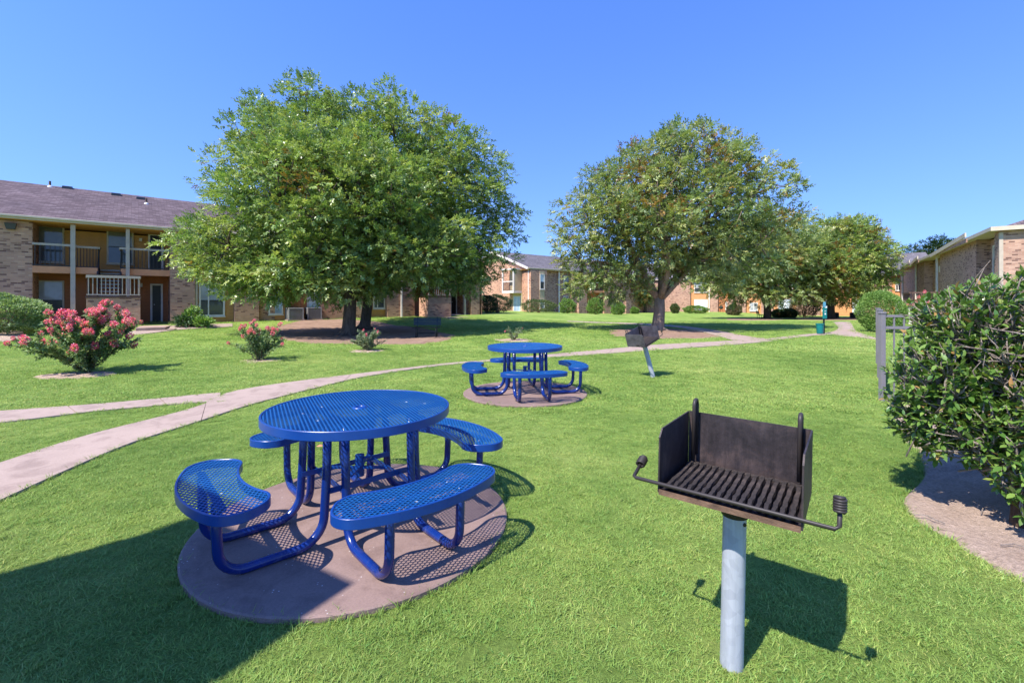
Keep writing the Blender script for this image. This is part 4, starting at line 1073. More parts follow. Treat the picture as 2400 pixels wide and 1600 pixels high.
# ------------------------------------------------------------------ small things by the buildings
def condenser(loc, rz, label, mat, s=.85, h=.75):
    root = empty('air_conditioner', loc, rz, label=label, cat='air conditioner', group='outdoor condenser units')
    MB().box(-s/2-.06, s/2+.06, -s/2-.06, s/2+.06, -.05, .06).build('base_pad', conc, root)
    MB().box(-s/2+.03, s/2-.03, -s/2+.03, s/2-.03, .06, h-.03).build('coil', acb, root)
    MB().box(-s/2, s/2, -s/2, s/2, h-.05, h).build('top_cover', mat, root, bevel=.01); MB().lathe([(.3*s/.85, h+.001), (.3*s/.85, h+.02), (.0, h+.03)], 20).build('fan_grille', acb, root)
    for sx in (-1, 1):
        for sy in (-1, 1): MB().box(sx*s/2-.03*(1+sx), sx*s/2+.03*(1-sx), sy*s/2-.03*(1+sy), sy*s/2+.03*(1-sy), .06, h-.052).build('corner_post', mat, root)
    me = None
    for side in range(4):
        for i in range(9):
            z = .10 + (h-.2)*i/8
            if me is None: me = MB().box(-s/2+.06, s/2-.06, -s/2+.004, -s/2+.026, 0, .028).build('louvre', mat, root); o = me
            else: o = me.copy(); link(o, root)
            o.location = (0, 0, z); o.rotation_euler = (0, 0, R(90*side))
    return root
LBa = math.pi/2-LB
for px, Z, lab, mt in ((690, 27.7, 'grey air conditioner unit under the meter boxes, left of the pair', acm), (733, 28.6, 'grey air conditioner unit under the white window, right of the pair', acm)):
    c = at(px, Z); condenser((c[0], c[1], gzf(*c)+.02), LBa, lab, mt)
for px, Z, lab in ((1958, 50, 'small black air conditioner unit right beside the orange tinted tree trunk'), (2000, 49, 'small black air conditioner unit below the far right window')):
    c = at(px, Z); condenser((c[0], c[1], gzf(*c)+.02), RA, lab, acb, .6, .6)
# white bin on the far porch
c = at(1026, 34.0); root = empty('trash_bin', (c[0], c[1], .44), R(20), label='white square bin with dark print on the far porch', cat='bin')
MB().add([(-.17,-.17,0),(.17,-.17,0),(.17,.17,0),(-.17,.17,0),(-.22,-.22,.5),(.22,-.22,.5),(.22,.22,.5),(-.22,.22,.5),(-.19,-.19,.49),(.19,-.19,.49),(.19,.19,.49),(-.19,.19,.49)], [(0,3,2,1),(0,1,5,4),(1,2,6,5),(2,3,7,6),(3,0,4,7),(4,5,9,8),(5,6,10,9),(6,7,11,10),(7,4,8,11),(8,9,10,11)]).build('body', gravel_m, root)
for i, (a, b, zz) in enumerate(((-.06, .10, .36), (-.02, .12, .30), (-.10, .04, .23), (-.06, .02, .16))): MB().add([(a,-.172-.1*zz,zz),(b,-.172-.1*zz,zz),(b,-.177-.1*zz,zz+.045),(a,-.177-.1*zz,zz+.045)], [(0,1,2,3)]).build('print', ink, root)
# kettle style black stand by the far door
c = at(1690, 63); root = empty('patio_grill', (c[0], c[1], gzf(*c)), 0, label='tiny black patio grill on legs by the far rust coloured door', cat='grill')
MB().lathe([(0, .45), (.2, .52), (.27, .68), (.26, .72), (.2, .86), (.08, .93), (0, .94)], 16).build('kettle', acb, root, smooth=True)
for a in (90, 210, 330): MB().tube([(.12*math.cos(R(a)), .12*math.sin(R(a)), .52), (.28*math.cos(R(a)), .28*math.sin(R(a)), 0)], .018, 6).build('leg', acb, root)
# car in the gap between the far buildings
c = at(1490, 66); root = empty('parked_car', (c[0], c[1], gzf(*c)), R(100), label='pale blue car parked in the gap between the far buildings', cat='car')
def extr(prof, w0, w1, mat, name, par):
    n = len(prof); vs = [(x, w0, z) for x, z in prof] + [(x, w1, z) for x, z in prof]
    return MB().add(vs, [tuple(range(n)), tuple(range(n, 2*n))[::-1]] + [(i, n+i, n+(i+1)%n, (i+1)%n) for i in range(n)]).build(name, mat, par, bevel=.05)
bd = extr([(-2.2,.35),(-2.15,.85),(-1.9,.95),(-.9,1.0),(1.6,1.0),(2.15,.95),(2.2,.4),(2.0,.28),(-2.0,.28)], -.87, .87, carm, 'body', root)
cabn = extr([(-.95,1.0),(-.25,1.48),(1.1,1.5),(1.75,1.02)], -.72, .72, carm, 'cabin', root)
for s in (-1, 1): MB().add([(-.72,s*.735,1.04),(-.18,s*.73,1.42),(1.02,s*.73,1.43),(1.5,s*.735,1.04)], [(0,1,2,3)]).build('side_window', carglass, cabn)
MB().add([(-.99,-.62,1.05),(-.99,.62,1.05),(-.38,.6,1.44),(-.38,-.6,1.44)], [(0,1,2,3)]).build('windscreen', carglass, cabn); MB().add([(1.77,-.62,1.06),(1.77,.62,1.06),(1.2,.6,1.45),(1.2,-.6,1.45)], [(0,3,2,1)]).build('rear_window', carglass, cabn)
for x in (-1.35, 1.35):
    for s in (-1, 1):
        wl = MB().tube([(x, s*.7, .32), (x, s*.89, .32)], .32, 18).build('wheel', tyre, root); MB().tube([(x, s*.89, .32), (x, s*.905, .32)], .19, 14).build('rim', galv, wl)
for s in (-1, 1): MB().box(-2.23, -2.16, s*.55-.16, s*.55+.16, .66, .8).build('headlight', g_white, root)

# ------------------------------------------------------------------ vegetation
def unit(v): return v/np.maximum(np.linalg.norm(v, axis=-1, keepdims=True), 1e-9)
def leaf_quads(P, D, S, L, Wd, tint, fold=.25):
    """diamond leaves: base P, direction D, side S, length L, width Wd -> verts, faces, colours"""
    n = len(P); Nn = unit(np.cross(D, S)); L = L[:, None]; Wd = Wd[:, None]
    mid = P + D*L*.45
    V = np.stack([P, mid + S*Wd*.5 + Nn*Wd*fold, P + D*L, mid - S*Wd*.5 + Nn*Wd*fold], 1).reshape(-1, 3)
    b = np.arange(n)*4; Fc = np.stack([b, b+1, b+2, b+3], -1)
    return V, Fc, np.repeat(tint, 4, 0)
def kmeans(P, k, r, it=8):
    k = min(k, len(P)); c = P[r.choice(len(P), k, replace=False)]
    for _ in range(it):
        a = np.argmin(((P[:, None]-c[None])**2).sum(-1), 1)
        for i in range(k):
            if (a == i).any(): c[i] = P[a == i].mean(0)
    return a, c
GREENS = np.array([(.10,.18,.045),(.17,.265,.075),(.26,.35,.11),(.40,.44,.14)])
def px_lobe(px, py, rx, ry, Z, dep=None, dz=0):
    s = Z/F; return ((px-1200)*s, Z+dz, EYE+(HOR-py)*s, rx*s, dep or rx*s*.95, ry*s)
def make_tree(name, base, lobes, label, seed, ncl, nspray, fork, tr, rc=.75, leaf=.11, pal=GREENS, orange_bias=.04, lean=(0,0), group='broad lawn trees', trunkmat=bark_m, forks=6):
    r = np.random.RandomState(seed)
    root = empty(name, base, 0, label=label, cat='tree', group=group)
    b = np.array(base); lob = np.array(lobes, float); lob[:, :3] -= b
    vol = lob[:, 3]*lob[:, 4]*lob[:, 5]; vol = vol/vol.sum()
    C = []
    tries = 0
    while len(C) < ncl and tries < ncl*30:
        tries += 1
        l = lob[r.choice(len(lob), p=vol)]; d = unit(r.normal(size=3)); q = r.uniform(0, 1)**.28
        c = l[:3] + d*q*l[3:6]*np.array([1, 1, 1])
        if C and (((np.array(C)-c)**2).sum(1).min() < (rc*1.0)**2): continue
        C.append(c)
    C = np.array(C); cen = lob[:, :3].T @ vol; top = np.array([lean[0], lean[1], fork])
    # trunk and limbs
    mb = MB(); fl = [(0, 1.45), (.12, 1.2), (.35, 1.05), (fork*.6, .93), (fork, .85)]
    mb.tube([(lean[0]*z/fork + .05*math.sin(z*2), lean[1]*z/fork, z-.15 if z == 0 else z) for z, _ in fl], [tr*k for _, k in fl], 14)
    for a in range(6):
        an = a*1.05 + r.uniform(0, .5); mb.tube([(0, 0, .25), (math.cos(an)*tr*1.2, math.sin(an)*tr*1.2, .06), (math.cos(an)*tr*2.3, math.sin(an)*tr*2.3, -.06)], [tr*.5, tr*.35, tr*.12], 7)
    def limb(p, q, r0, r1, sag=.12, n=5):
        p = np.array(p, float); q = np.array(q, float); L = np.linalg.norm(q-p); o = r.normal(0, .07*L, 3); pts = []; rr = []
        for i in range(n+1):
            t = i/n; s_ = math.sin(math.pi*t); pts.append(p+(q-p)*t + o*s_ + np.array([0, 0, sag*L*s_])); rr.append(r0+(r1-r0)*t)
        mb.tube(pts, rr, 8 if r0 > .05 else 5); return pts
    lab, cc = kmeans(C, forks, r)
    twigs = MB()
    for g in range(len(cc)):
        idx = np.where(lab == g)[0]
        if len(idx) == 0: continue
        e = top + (cc[g]-top)*.62; r0 = tr*.55*min(1.2, (len(idx)/ncl*forks)**.4)
        limb(top-np.array([0, 0, .25]), e, r0, r0*.6)
        l2, c2 = kmeans(C[idx], max(2, len(idx)//9), r)
        for h in range(len(c2)):
            id2 = idx[l2 == h]
            if len(id2) == 0: continue
            e2 = e + (c2[h]-e)*.8; limb(e, e2, r0*.55, r0*.28, .06, 4)
            for c in id2: limb(e2, C[c], r0*.24, .012, .03, 3)
    mb.build('trunk', trunkmat, root, smooth=True)
    # foliage sprays
    n = len(C)*nspray; ci = np.repeat(np.arange(len(C)), nspray)
    crad = rc*r.uniform(.7, 1.1, len(C)); dd = unit(r.normal(size=(n, 3))+np.array([0, 0, .35])); q = r.uniform(0, 1, n)**.42
    O = C[ci] + dd*(q*crad[ci])[:, None]*np.array([1.1, 1.1, .72])
    outw = unit(C-cen)[ci]
    D = unit(dd*.9 + outw*.45 + r.normal(0, .35, (n, 3)) + np.array([0, 0, -.10]))
    S = unit(np.cross(D, np.tile(np.array([[0, 0, 1.]]), (n, 1)) + r.normal(0, .35, (n, 3))))
    ctint = r.uniform(0, 1, len(C))*.75 + r.uniform(0, .25, len(C)); ot = (r.uniform(0, 1, len(C)) < orange_bias)
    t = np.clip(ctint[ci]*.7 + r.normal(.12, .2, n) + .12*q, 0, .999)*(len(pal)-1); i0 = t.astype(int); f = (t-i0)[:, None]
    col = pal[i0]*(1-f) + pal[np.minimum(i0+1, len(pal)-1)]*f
    om = (ot[ci] & (r.uniform(0, 1, n) < .65)) | (r.uniform(0, 1, n) < orange_bias*.4); col[om] = np.array([.28, .17, .045])*r.uniform(.7, 1.1, (om.sum(), 1))
    col *= r.uniform(.65, 1.3, (n, 1))
    VV = []; FF = []; CC = []; off = 0; nl = 9; rl = leaf*2.1
    Nn = unit(np.cross(D, S))
    for j in range(nl):
        if j == nl-1: ps = O + D*rl; ld = D; ls = S
        else:
            s_ = 1 if j % 2 else -1; tt = .25 + .75*(j//2)/4
            ps = O + D*(rl*tt) - Nn*0; ld = unit(D*.55 + S*(s_*.85) + np.array([0, 0, -.12]) + r.normal(0, .3, (n, 3))); ls = unit(np.cross(ld, Nn + r.normal(0, .3, (n, 3))))
        v, f_, c_ = leaf_quads(ps, ld, ls, leaf*r.uniform(.75, 1.2, n), leaf*.46*r.uniform(.8, 1.2, n), col*r.uniform(.88, 1.12, (n, 1)))
        VV.append(v); FF.append(f_+off); CC.append(c_); off += len(v)
    o = bpy.data.objects.new('crown', np_mesh('crown', np.concatenate(VV), np.concatenate(FF), leaf_m, np.concatenate(CC))); link(o, root)
    return root
Z1, Z2 = 19.6, 23.6
c1 = at(815, Z1); c2 = at(853, Z2)
make_tree('ash_tree', (c1[0], c1[1], .03), [px_lobe(*q, Z1) for q in [(790,490,230,175),(590,595,155,90),(600,450,110,110),(640,350,95,80),(510,570,80,42),(760,645,190,60),(630,670,100,42),(950,560,150,105),(490,530,40,38)]],
          'big green tree on the left, the front one of two close trunks', 21, 420, 54, 2.0, .27, .64, .125, lean=(.12, 0), forks=8, orange_bias=.02)
make_tree('ash_tree', (c2[0], c2[1], .05), [px_lobe(*q, Z2) for q in [(740,305,165,85),(890,315,145,85),(1050,450,145,125),(1010,370,130,80),(1145,525,80,85),(1115,600,90,50),(1010,650,150,42),(880,470,215,150)]],
          'big green tree on the left, the rear one of two close trunks', 22, 390, 54, 2.3, .26, .72, .14, lean=(.3, 0), forks=8, orange_bias=.02)
PAL2 = np.array([(.12,.19,.065),(.20,.275,.10),(.29,.345,.13),(.41,.40,.16)])
c3 = at(1540, 23.2)
make_tree('ash_tree', (c3[0], c3[1], .0), [px_lobe(*q, 23.2) for q in [(1590,400,135,90),(1560,520,200,125),(1395,560,85,110),(1340,560,40,85),(1415,655,95,42),(1760,480,105,105),(1470,655,85,38),(1720,390,75,70),(1690,600,130,70),(1480,450,110,90),(1500,390,85,65)]],
          'tall tree right of centre with one thick pale trunk', 23, 315, 46, 1.75, .29, .68, .14, PAL2, .07, lean=(.14, 0), forks=9, trunkmat=bark_pale)
c4 = at(1798, 44.5)
make_tree('ash_tree', (c4[0], c4[1], gzf(*c4)), [px_lobe(*q, 44.5) for q in [(1760,600,130,85),(1695,655,75,45),(1850,610,95,85),(1790,680,115,32),(1820,545,70,45)]],
          'lower spreading tree farther back behind the tall centre tree', 24, 230, 42, 2.2, .33, 1.0, .21, PAL2*1.15, .06)
c5 = at(1947, 45.5)
PAL3 = np.array([(.13,.21,.06),(.21,.30,.085),(.30,.37,.10),(.42,.40,.13)])
make_tree('ash_tree', (c5[0], c5[1], gzf(*c5)), [px_lobe(*q, 45.5, None, dz) for *q, dz in [(1995,595,100,70,1),(1915,640,75,60,-1),(2055,630,50,60,1),(1960,680,80,30,0),(1985,550,80,35,1)]],
          'orange tinted tree at the far right beside the globe shrub', 25, 230, 42, 2.4, .33, .95, .21, PAL3*1.12, .13)
DARKP = np.array([(.02,.045,.012),(.03,.065,.016),(.045,.085,.02)])
for i, (px, rx, py, ry, lab) in enumerate(((2146, 13, 596, 16, 'leftmost dark treetop far behind the right roof'), (2197, 26, 588, 24, 'middle dark treetop far behind the right roof'), (2244, 20, 590, 26, 'rightmost dark treetop far behind the right roof'))):
    c = at(px, 95); make_tree('distant_tree', (c[0], c[1], -.3), [px_lobe(px, py, rx, ry, 95), px_lobe(px-4, py+20, rx*1.3, 22, 95)], lab, 31+i, 40, 50, 5.0, .3, 1.3, .28, DARKP, 0, group='treetops behind the roof')
c = at(1512, 62)
make_tree('young_tree', (c[0], c[1], gzf(*c)), [px_lobe(1508, 690, 26, 22, 62)], 'small young tree in the gap between the far buildings', 41, 25, 45, 1.2, .18, .8, .2, PAL2, .1)

def make_shrub(name, c, rx, ry, h, label, seed, n, leaf, pal, z0=.0, noise_a=.10, flat=.9, group='clipped round shrubs', spiky=.5, open_=0.0):
    r = np.random.RandomState(seed); x, y = c; zg = gzf(x, y)
    root = empty(name, (x, y, zg), 0, label=label, cat='shrub', group=group)
    d = unit(r.normal(size=(n, 3))); d[:, 2] = np.where(d[:, 2] < -.93, -d[:, 2], d[:, 2])
    ph = r.uniform(0, 6, 6)
    lump = 1 + noise_a*(np.sin(d[:, 0]*5+ph[0])*np.sin(d[:, 1]*5+ph[1]) + .8*np.sin(d[:, 2]*7+ph[2]+d[:, 0]*4) + .6*np.sin(d[:, 0]*11+ph[3])*np.sin(d[:, 2]*10+ph[4]))
    q = 1 - np.abs(r.normal(0, .13+open_, n)); q = np.clip(q, .3, 1.05)
    dz_ = np.where(d[:, 2] < 0, -np.abs(d[:, 2]), d[:, 2]); hxy = np.sqrt(np.maximum(1-dz_**2, 1e-6)); wid = np.where(dz_ < 0, np.maximum(1-np.abs(dz_)**3, 0)**.5*.98, hxy)
    d2 = np.stack([d[:, 0]/hxy*wid, d[:, 1]/hxy*wid, dz_], -1)
    P = d2*(lump*q)[:, None]*np.array([rx, ry, h/2]) + np.array([0, 0, h/2+z0])
    P[:, 2] = np.maximum(P[:, 2], .03)
    D = unit(d*spiky + r.normal(0, .45, (n, 3)) + np.array([0, 0, .35])); S = unit(np.cross(D, r.normal(size=(n, 3))))
    t = np.clip(r.normal(.45, .28, n) + .15*(q-.9)/.1*.5, 0, .999)*(len(pal)-1); i0 = t.astype(int); f = (t-i0)[:, None]
    col = pal[i0]*(1-f)+pal[np.minimum(i0+1, len(pal)-1)]*f
    v, f_, cl_ = leaf_quads(P, D, S, leaf*r.uniform(.7, 1.4, n), leaf*.42*r.uniform(.7, 1.3, n), col)
    o = bpy.data.objects.new('foliage', np_mesh('foliage', v, f_, shrub_m, cl_)); link(o, root)
    mb = MB()
    for k in range(9):
        a = r.uniform(0, 6.28); e = np.array([math.cos(a)*rx*.6*r.uniform(.3, 1), math.sin(a)*ry*.6*r.uniform(.3, 1), h*r.uniform(.45, .8)])
        mb.tube([(e[0]*.12, e[1]*.12, -.05), (e[0]*.5, e[1]*.5, e[2]*.5), tuple(e)], [.025*h, .018*h, .008*h], 5)
    mb.build('stem', stem_m, root)
    return root
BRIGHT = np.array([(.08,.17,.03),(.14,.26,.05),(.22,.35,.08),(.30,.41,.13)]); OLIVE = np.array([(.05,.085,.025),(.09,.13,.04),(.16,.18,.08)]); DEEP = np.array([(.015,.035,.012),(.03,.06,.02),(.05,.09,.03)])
PALE = np.array([(.11,.19,.06),(.20,.30,.11),(.34,.45,.20),(.46,.55,.32)])
c = at(12, 18.6); make_shrub('clipped_shrub', c, 1.25, 1.1, 1.55, 'pale green mounded shrub at the left edge below the brick wall', 51, 15000, .10, PALE, spiky=.9)
c = at(2064, 21.5); make_shrub('clipped_shrub', c, .92, .92, 1.95, 'large bright globe shrub near the fence on the right', 52, 16000, .075, BRIGHT, noise_a=.05)
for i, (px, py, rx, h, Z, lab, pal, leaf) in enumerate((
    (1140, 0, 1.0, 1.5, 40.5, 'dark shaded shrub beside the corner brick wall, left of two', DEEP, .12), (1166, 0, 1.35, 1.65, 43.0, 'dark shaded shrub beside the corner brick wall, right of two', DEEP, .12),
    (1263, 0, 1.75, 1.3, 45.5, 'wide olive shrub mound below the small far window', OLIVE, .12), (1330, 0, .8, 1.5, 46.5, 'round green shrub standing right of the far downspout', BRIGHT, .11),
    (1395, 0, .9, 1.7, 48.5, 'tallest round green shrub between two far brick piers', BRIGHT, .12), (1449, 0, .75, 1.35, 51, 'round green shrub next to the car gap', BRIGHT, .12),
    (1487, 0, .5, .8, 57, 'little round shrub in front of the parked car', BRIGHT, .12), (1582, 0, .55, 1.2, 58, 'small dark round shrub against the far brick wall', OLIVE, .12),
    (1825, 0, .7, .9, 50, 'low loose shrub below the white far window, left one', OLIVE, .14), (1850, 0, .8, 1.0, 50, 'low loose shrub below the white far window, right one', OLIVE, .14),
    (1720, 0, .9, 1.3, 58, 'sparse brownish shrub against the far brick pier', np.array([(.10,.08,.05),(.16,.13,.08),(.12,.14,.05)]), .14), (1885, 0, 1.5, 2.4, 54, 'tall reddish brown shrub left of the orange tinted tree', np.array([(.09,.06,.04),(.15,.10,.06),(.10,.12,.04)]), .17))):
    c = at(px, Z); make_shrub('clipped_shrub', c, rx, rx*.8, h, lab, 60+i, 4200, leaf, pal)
# box hedge
c = at(1631, 58); hd = make_shrub('clipped_hedge', c, 1.55, .5, .95, 'low flat topped hedge under the far white window', 75, 5000, .12, BRIGHT, group=None)
# low leafy plants by the brick pier
for i, (px, Z, lab) in enumerate(((432, 22.4, 'leafy green plant at the foot of the brick pier, left one'), (452, 22.9, 'leafy green plant at the foot of the downspout, tallest one'), (475, 22.6, 'leafy green plant below the window, right one'), (1000, 33.6, 'loose green plant at the end of the far porch'))):
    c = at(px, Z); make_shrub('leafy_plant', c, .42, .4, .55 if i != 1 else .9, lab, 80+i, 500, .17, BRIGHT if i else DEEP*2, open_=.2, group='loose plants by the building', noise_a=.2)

# ---- crape myrtles
def bloom_mesh(seed):
    r = np.random.RandomState(seed); n = 130; d = unit(r.normal(size=(n, 3))); P = d*(r.uniform(.3, 1, n)**.5)[:, None]*np.array([.075, .075, .10]); P[:, 2] += .05
    D = unit(d + r.normal(0, .5, (n, 3))); S = unit(np.cross(D, r.normal(size=(n, 3))))
    base = np.array([(.84,.15,.27),(.90,.27,.37),(.95,.45,.50),(.72,.08,.18)])[r.randint(0, 4, n)]*r.uniform(.8, 1.15, (n, 1))
    v, f, c = leaf_quads(P-D*.012, D, S, r.uniform(.025, .04, n), r.uniform(.025, .038, n), base, .3)
    return np_mesh('bloom', v, f, petal_m, c)
BLOOMS = [bloom_mesh(i) for i in range(5)]
def make_myrtle(c, rx, h, label, seed, nst, nlv, nbl, leaf=.045, pal=None, bsc=1.0, wide=1.0, spread=(25, 75)):
    r = np.random.RandomState(seed); x, y = c; root = empty('crape_myrtle', (x, y, gzf(x, y)), 0, label=label, cat='flowering shrub', group='crape myrtles on the lawn')
    mb = MB(); tips = []; LP = []; LD_ = []
    for k in range(nst):
        a = 2*math.pi*k/nst + r.uniform(-.3, .3); el = R(r.uniform(*spread)); L = r.uniform(.75, 1.05)
        e = np.array([math.cos(a)*math.cos(el)*rx*1.15, math.sin(a)*math.cos(el)*rx*1.0, math.sin(el)*h])*L
        e[2] = max(e[2], h*.30)
        cpt = e*np.array([.35, .35, .62]); pts = [(1-t)**2*np.array([r.normal(0, .03), r.normal(0, .03), -.04]) + 2*t*(1-t)*cpt + t*t*e for t in np.linspace(0, 1, 7)]
        mb.tube(pts, [.014, .012, .011, .009, .007, .006, .004], 5); tips.append(pts[-1])
        segs = np.array(pts)
        for s in range(5):          # side shoots
            t = r.uniform(.4, .95); p0 = segs[int(t*6)]; dr = unit(unit(e)*.6 + r.normal(0, .5, 3) + np.array([0, 0, .35])); L2 = r.uniform(.10, .26)*h; p1 = p0+dr*L2
            mb.tube([p0, p0+dr*L2*.5+np.array([0, 0, .01]), p1], [.005, .004, .003], 4); tips.append(p1)
            for q in np.linspace(.1, 1, 9): LP.append(p0+(p1-p0)*q); LD_.append(dr)
        for q in np.linspace(.10, 1, 26):
            i = min(5, int(q*6)); f = q*6-i; LP.append(segs[i]*(1-f)+segs[i+1]*f); LD_.append(unit(segs[i+1]-segs[i]))
    mb.build('stem', stem_m, root)
    LP = np.array(LP); LD_ = np.array(LD_); k = max(1, int(nlv/len(LP))); LP = np.repeat(LP, k, 0); LD_ = np.repeat(LD_, k, 0); n = len(LP)
    D = unit(LD_*.45 + r.normal(0, .75, (n, 3)) + np.array([0, 0, .12])); S = unit(np.cross(D, r.normal(size=(n, 3))+np.array([0, 0, 1.5])))
    P = LP + r.normal(0, .016, (n, 3))
    pal = pal if pal is not None else np.array([(.09,.16,.055),(.16,.25,.085),(.25,.34,.14),(.38,.42,.22)])
    t = np.clip(r.normal(.42, .3, n), 0, .999)*(len(pal)-1); i0 = t.astype(int); f = (t-i0)[:, None]; col = pal[i0]*(1-f)+pal[np.minimum(i0+1, len(pal)-1)]*f
    v, f_, cl_ = leaf_quads(P, D, S, leaf*r.uniform(.7, 1.35, n), leaf*.5*r.uniform(.8, 1.2, n), col)
    o = bpy.data.objects.new('foliage', np_mesh('foliage', v, f_, shrub_m, cl_)); link(o, root)
    tips = np.array(tips); sc_ = tips[:, 2]/h + .4*np.hypot(tips[:, 0], tips[:, 1])/rx + r.uniform(0, .75, len(tips))
    for i in np.argsort(-sc_)[:nbl]:
        b = bpy.data.objects.new('bloom', BLOOMS[r.randint(5)]); link(b, root); b.location = tips[i]; s = bsc*r.uniform(.55, 1.25); b.scale = (s, s, s*r.uniform(.8, 1.3)); b.rotation_euler = (r.normal(0, .4), r.normal(0, .4), r.uniform(0, 6))
    return root
c = G(204, 874); make_myrtle(c, 1.3, 1.32, 'large bushy crape myrtle covered in pink blooms at the left', 91, 36, 22000, 125, .06, bsc=.8, spread=(32, 82))
c = G(607, 846); make_myrtle(c, .78, .95, 'smaller crape myrtle with pink tips between the path and the mulch', 92, 20, 8000, 30, .044, bsc=.55)
DUSTY = np.array([(.14,.18,.09),(.22,.28,.15),(.33,.38,.23)])
c = G(861, 822); make_myrtle(c, .60, .72, 'dusty green crape myrtle without blooms in front of the big trunks', 93, 18, 6500, 5, .042, DUSTY, .35)
c = G(1205, 798); make_myrtle(c, .52, .56, 'tiny sparse crape myrtle sprout behind the far picnic table', 94, 9, 1900, 2, .042, DUSTY, .35)
c = at(2152, 27.5); make_myrtle(c, .8, 1.9, 'slim pink crape myrtle in front of the dark stair railing', 95, 12, 3200, 16, .07, bsc=1.0)

# ---- big glossy shrub on the right
def laurel():
    r = np.random.RandomState(17); base = np.array((3.28, 2.95, 0.0))
    root = empty('glossy_shrub', tuple(base), 0, label='big glossy leaved shrub with bare twigs in the right foreground', cat='shrub')
    lob = np.array([(3.62,3.25,1.08,.66,.62,.62),(3.30,3.12,.80,.42,.45,.42),(4.4,3.75,1.15,.85,.8,.62),(3.75,2.85,.92,.5,.45,.6),(3.42,3.30,1.34,.46,.42,.32),(3.55,2.9,.40,.38,.3,.32),(3.06,3.25,.84,.34,.36,.44),(3.12,3.22,.62,.38,.36,.30),(3.28,2.78,.46,.30,.2,.42),(3.75,3.2,.4,.5,.4,.36)]); lob[:, :3] -= base
    tips = []; tries = 0
    wts = np.array([.19,.10,.08,.08,.09,.11,.09,.09,.09,.08])
    while len(tips) < 2500 and tries < 60000:
        tries += 1; l = lob[r.choice(len(lob), p=wts)]; d = unit(r.normal(size=3)); p = l[:3]+d*(r.uniform(0, 1)**.3)*l[3:6]
        if p[2] < .10 or (p[2] < .35 and r.uniform() < .35): continue
        if tips and ((np.array(tips)-p)**2).sum(1).min() < .032**2: continue
        tips.append(p)
    T = np.array(tips); stems = MB(); tw = MB()
    lab, cc = kmeans(T, 11, r)
    stems.tube([(0, 0, -.08), (.01, .0, .12), (.04, .03, .3), (.05, .05, .5), (.12, .1, .75)], [.05, .042, .036, .032, .018], 10)
    for g in range(11):
        e = cc[g]*np.array([.75, .75, .75]); zs = r.uniform(.2, .6); st = np.array([.04, .03, zs])
        stems.tube([st, st*.7+e*.3+np.array([r.normal(0,.04), r.normal(0,.04), .06]), st*.35+e*.65+np.array([r.normal(0,.04), r.normal(0,.04), .05]), e], [.017, .014, .012, .009], 7); id1 = np.where(lab == g)[0]
        if len(id1) == 0: continue
        l2, c2 = kmeans(T[id1], max(2, len(id1)//8), r)
        for h in range(len(c2)):
            id2 = id1[l2 == h]
            if len(id2) == 0: continue
            e2 = e+(c2[h]-e)*.7; tw.tube([e, (e+e2)/2+r.normal(0, .03, 3), e2], [.011, .009, .007], 6)
            for c in id2: tw.tube([e2, (e2+T[c])/2+r.normal(0, .015, 3), T[c]], [.0055, .0045, .003], 5)
    # bare grey twigs, mostly high on the right
    for k in range(190):
        if k < 140: p = np.array([r.uniform(-.1, .75), r.uniform(-.35, .4), r.uniform(.7, 1.35)])
        else: p = T[r.randint(len(T))]*np.array([.9, .9, .92])
        d = unit(np.array([r.normal(0, .6), r.normal(-.25, .5), r.normal(.45, .55)])); L = r.uniform(.14, .38)
        q = p+d*L; m_ = (p+q)/2+r.normal(0, .025, 3); tw.tube([p-d*.1, m_, q], [.0058, .0045, .002], 5)
        for s in range(r.randint(1, 4)):
            a = p+(q-p)*r.uniform(.3, .9); dd_ = unit(d+r.normal(0, .7, 3)); tw.tube([a, a+dd_*r.uniform(.05, .16)], [.0032, .0015], 4)
    stems.build('stem', stem_m, root, smooth=True); tw.build('twig', twig_m, root, smooth=True)
    # leaves in whorls
    P = []; D = []; cen = T.mean(0)
    for t in T:
        ax = unit(unit(t-cen)*.7 + np.array([-.1, -.25, .5]) + r.normal(0, .35, 3)); u = unit(np.cross(ax, r.normal(size=3))); v = np.cross(ax, u); nl = r.randint(6, 12); ph = r.uniform(0, 6)
        for k in range(nl):
            a = ph+2.4*k; tilt = r.uniform(.35, 1.3); P.append(t - ax*.012*k*.6); D.append(unit(ax*math.cos(tilt)+(u*math.cos(a)+v*math.sin(a))*math.sin(tilt)+np.array([0, 0, -.05])))
    P = np.array(P); D = np.array(D); n = len(P); S = unit(np.cross(D, np.array([[0, 0, 1.]])+r.normal(0, .25, (n, 3)))); L = r.uniform(.034, .078, n); Nn = np.cross(S, D)
    lv = np.array([(0,0,0),(.28,.19,.045),(.62,.19,.035),(1,0,-.03),(.62,-.19,.035),(.28,-.19,.045),(.28,0,0),(.62,0,0)]); lf = [(0,1,6),(1,2,7,6),(2,3,7),(0,6,5),(6,7,4,5),(7,3,4)]
    meshes = []
    for m_ in (glossy_leaf, dead_leaf):
        me = MB().add([tuple(x) for x in lv], lf).mesh('leaf', m_, True); meshes.append(me)
    W = P + base; kx = W[:, 0]/W[:, 1]; dist = np.linalg.norm(W-np.array([0, 0, EYE]), axis=1)
    vis = (kx < 1.11) & (kx > .5); face = -(np.abs((Nn*unit(W-np.array([0, 0, EYE]))).sum(1)))*.35
    order = np.argsort(np.where(vis, dist+face, 99)); sel = order[:300]; rest = np.setdiff1d(np.arange(n), sel)
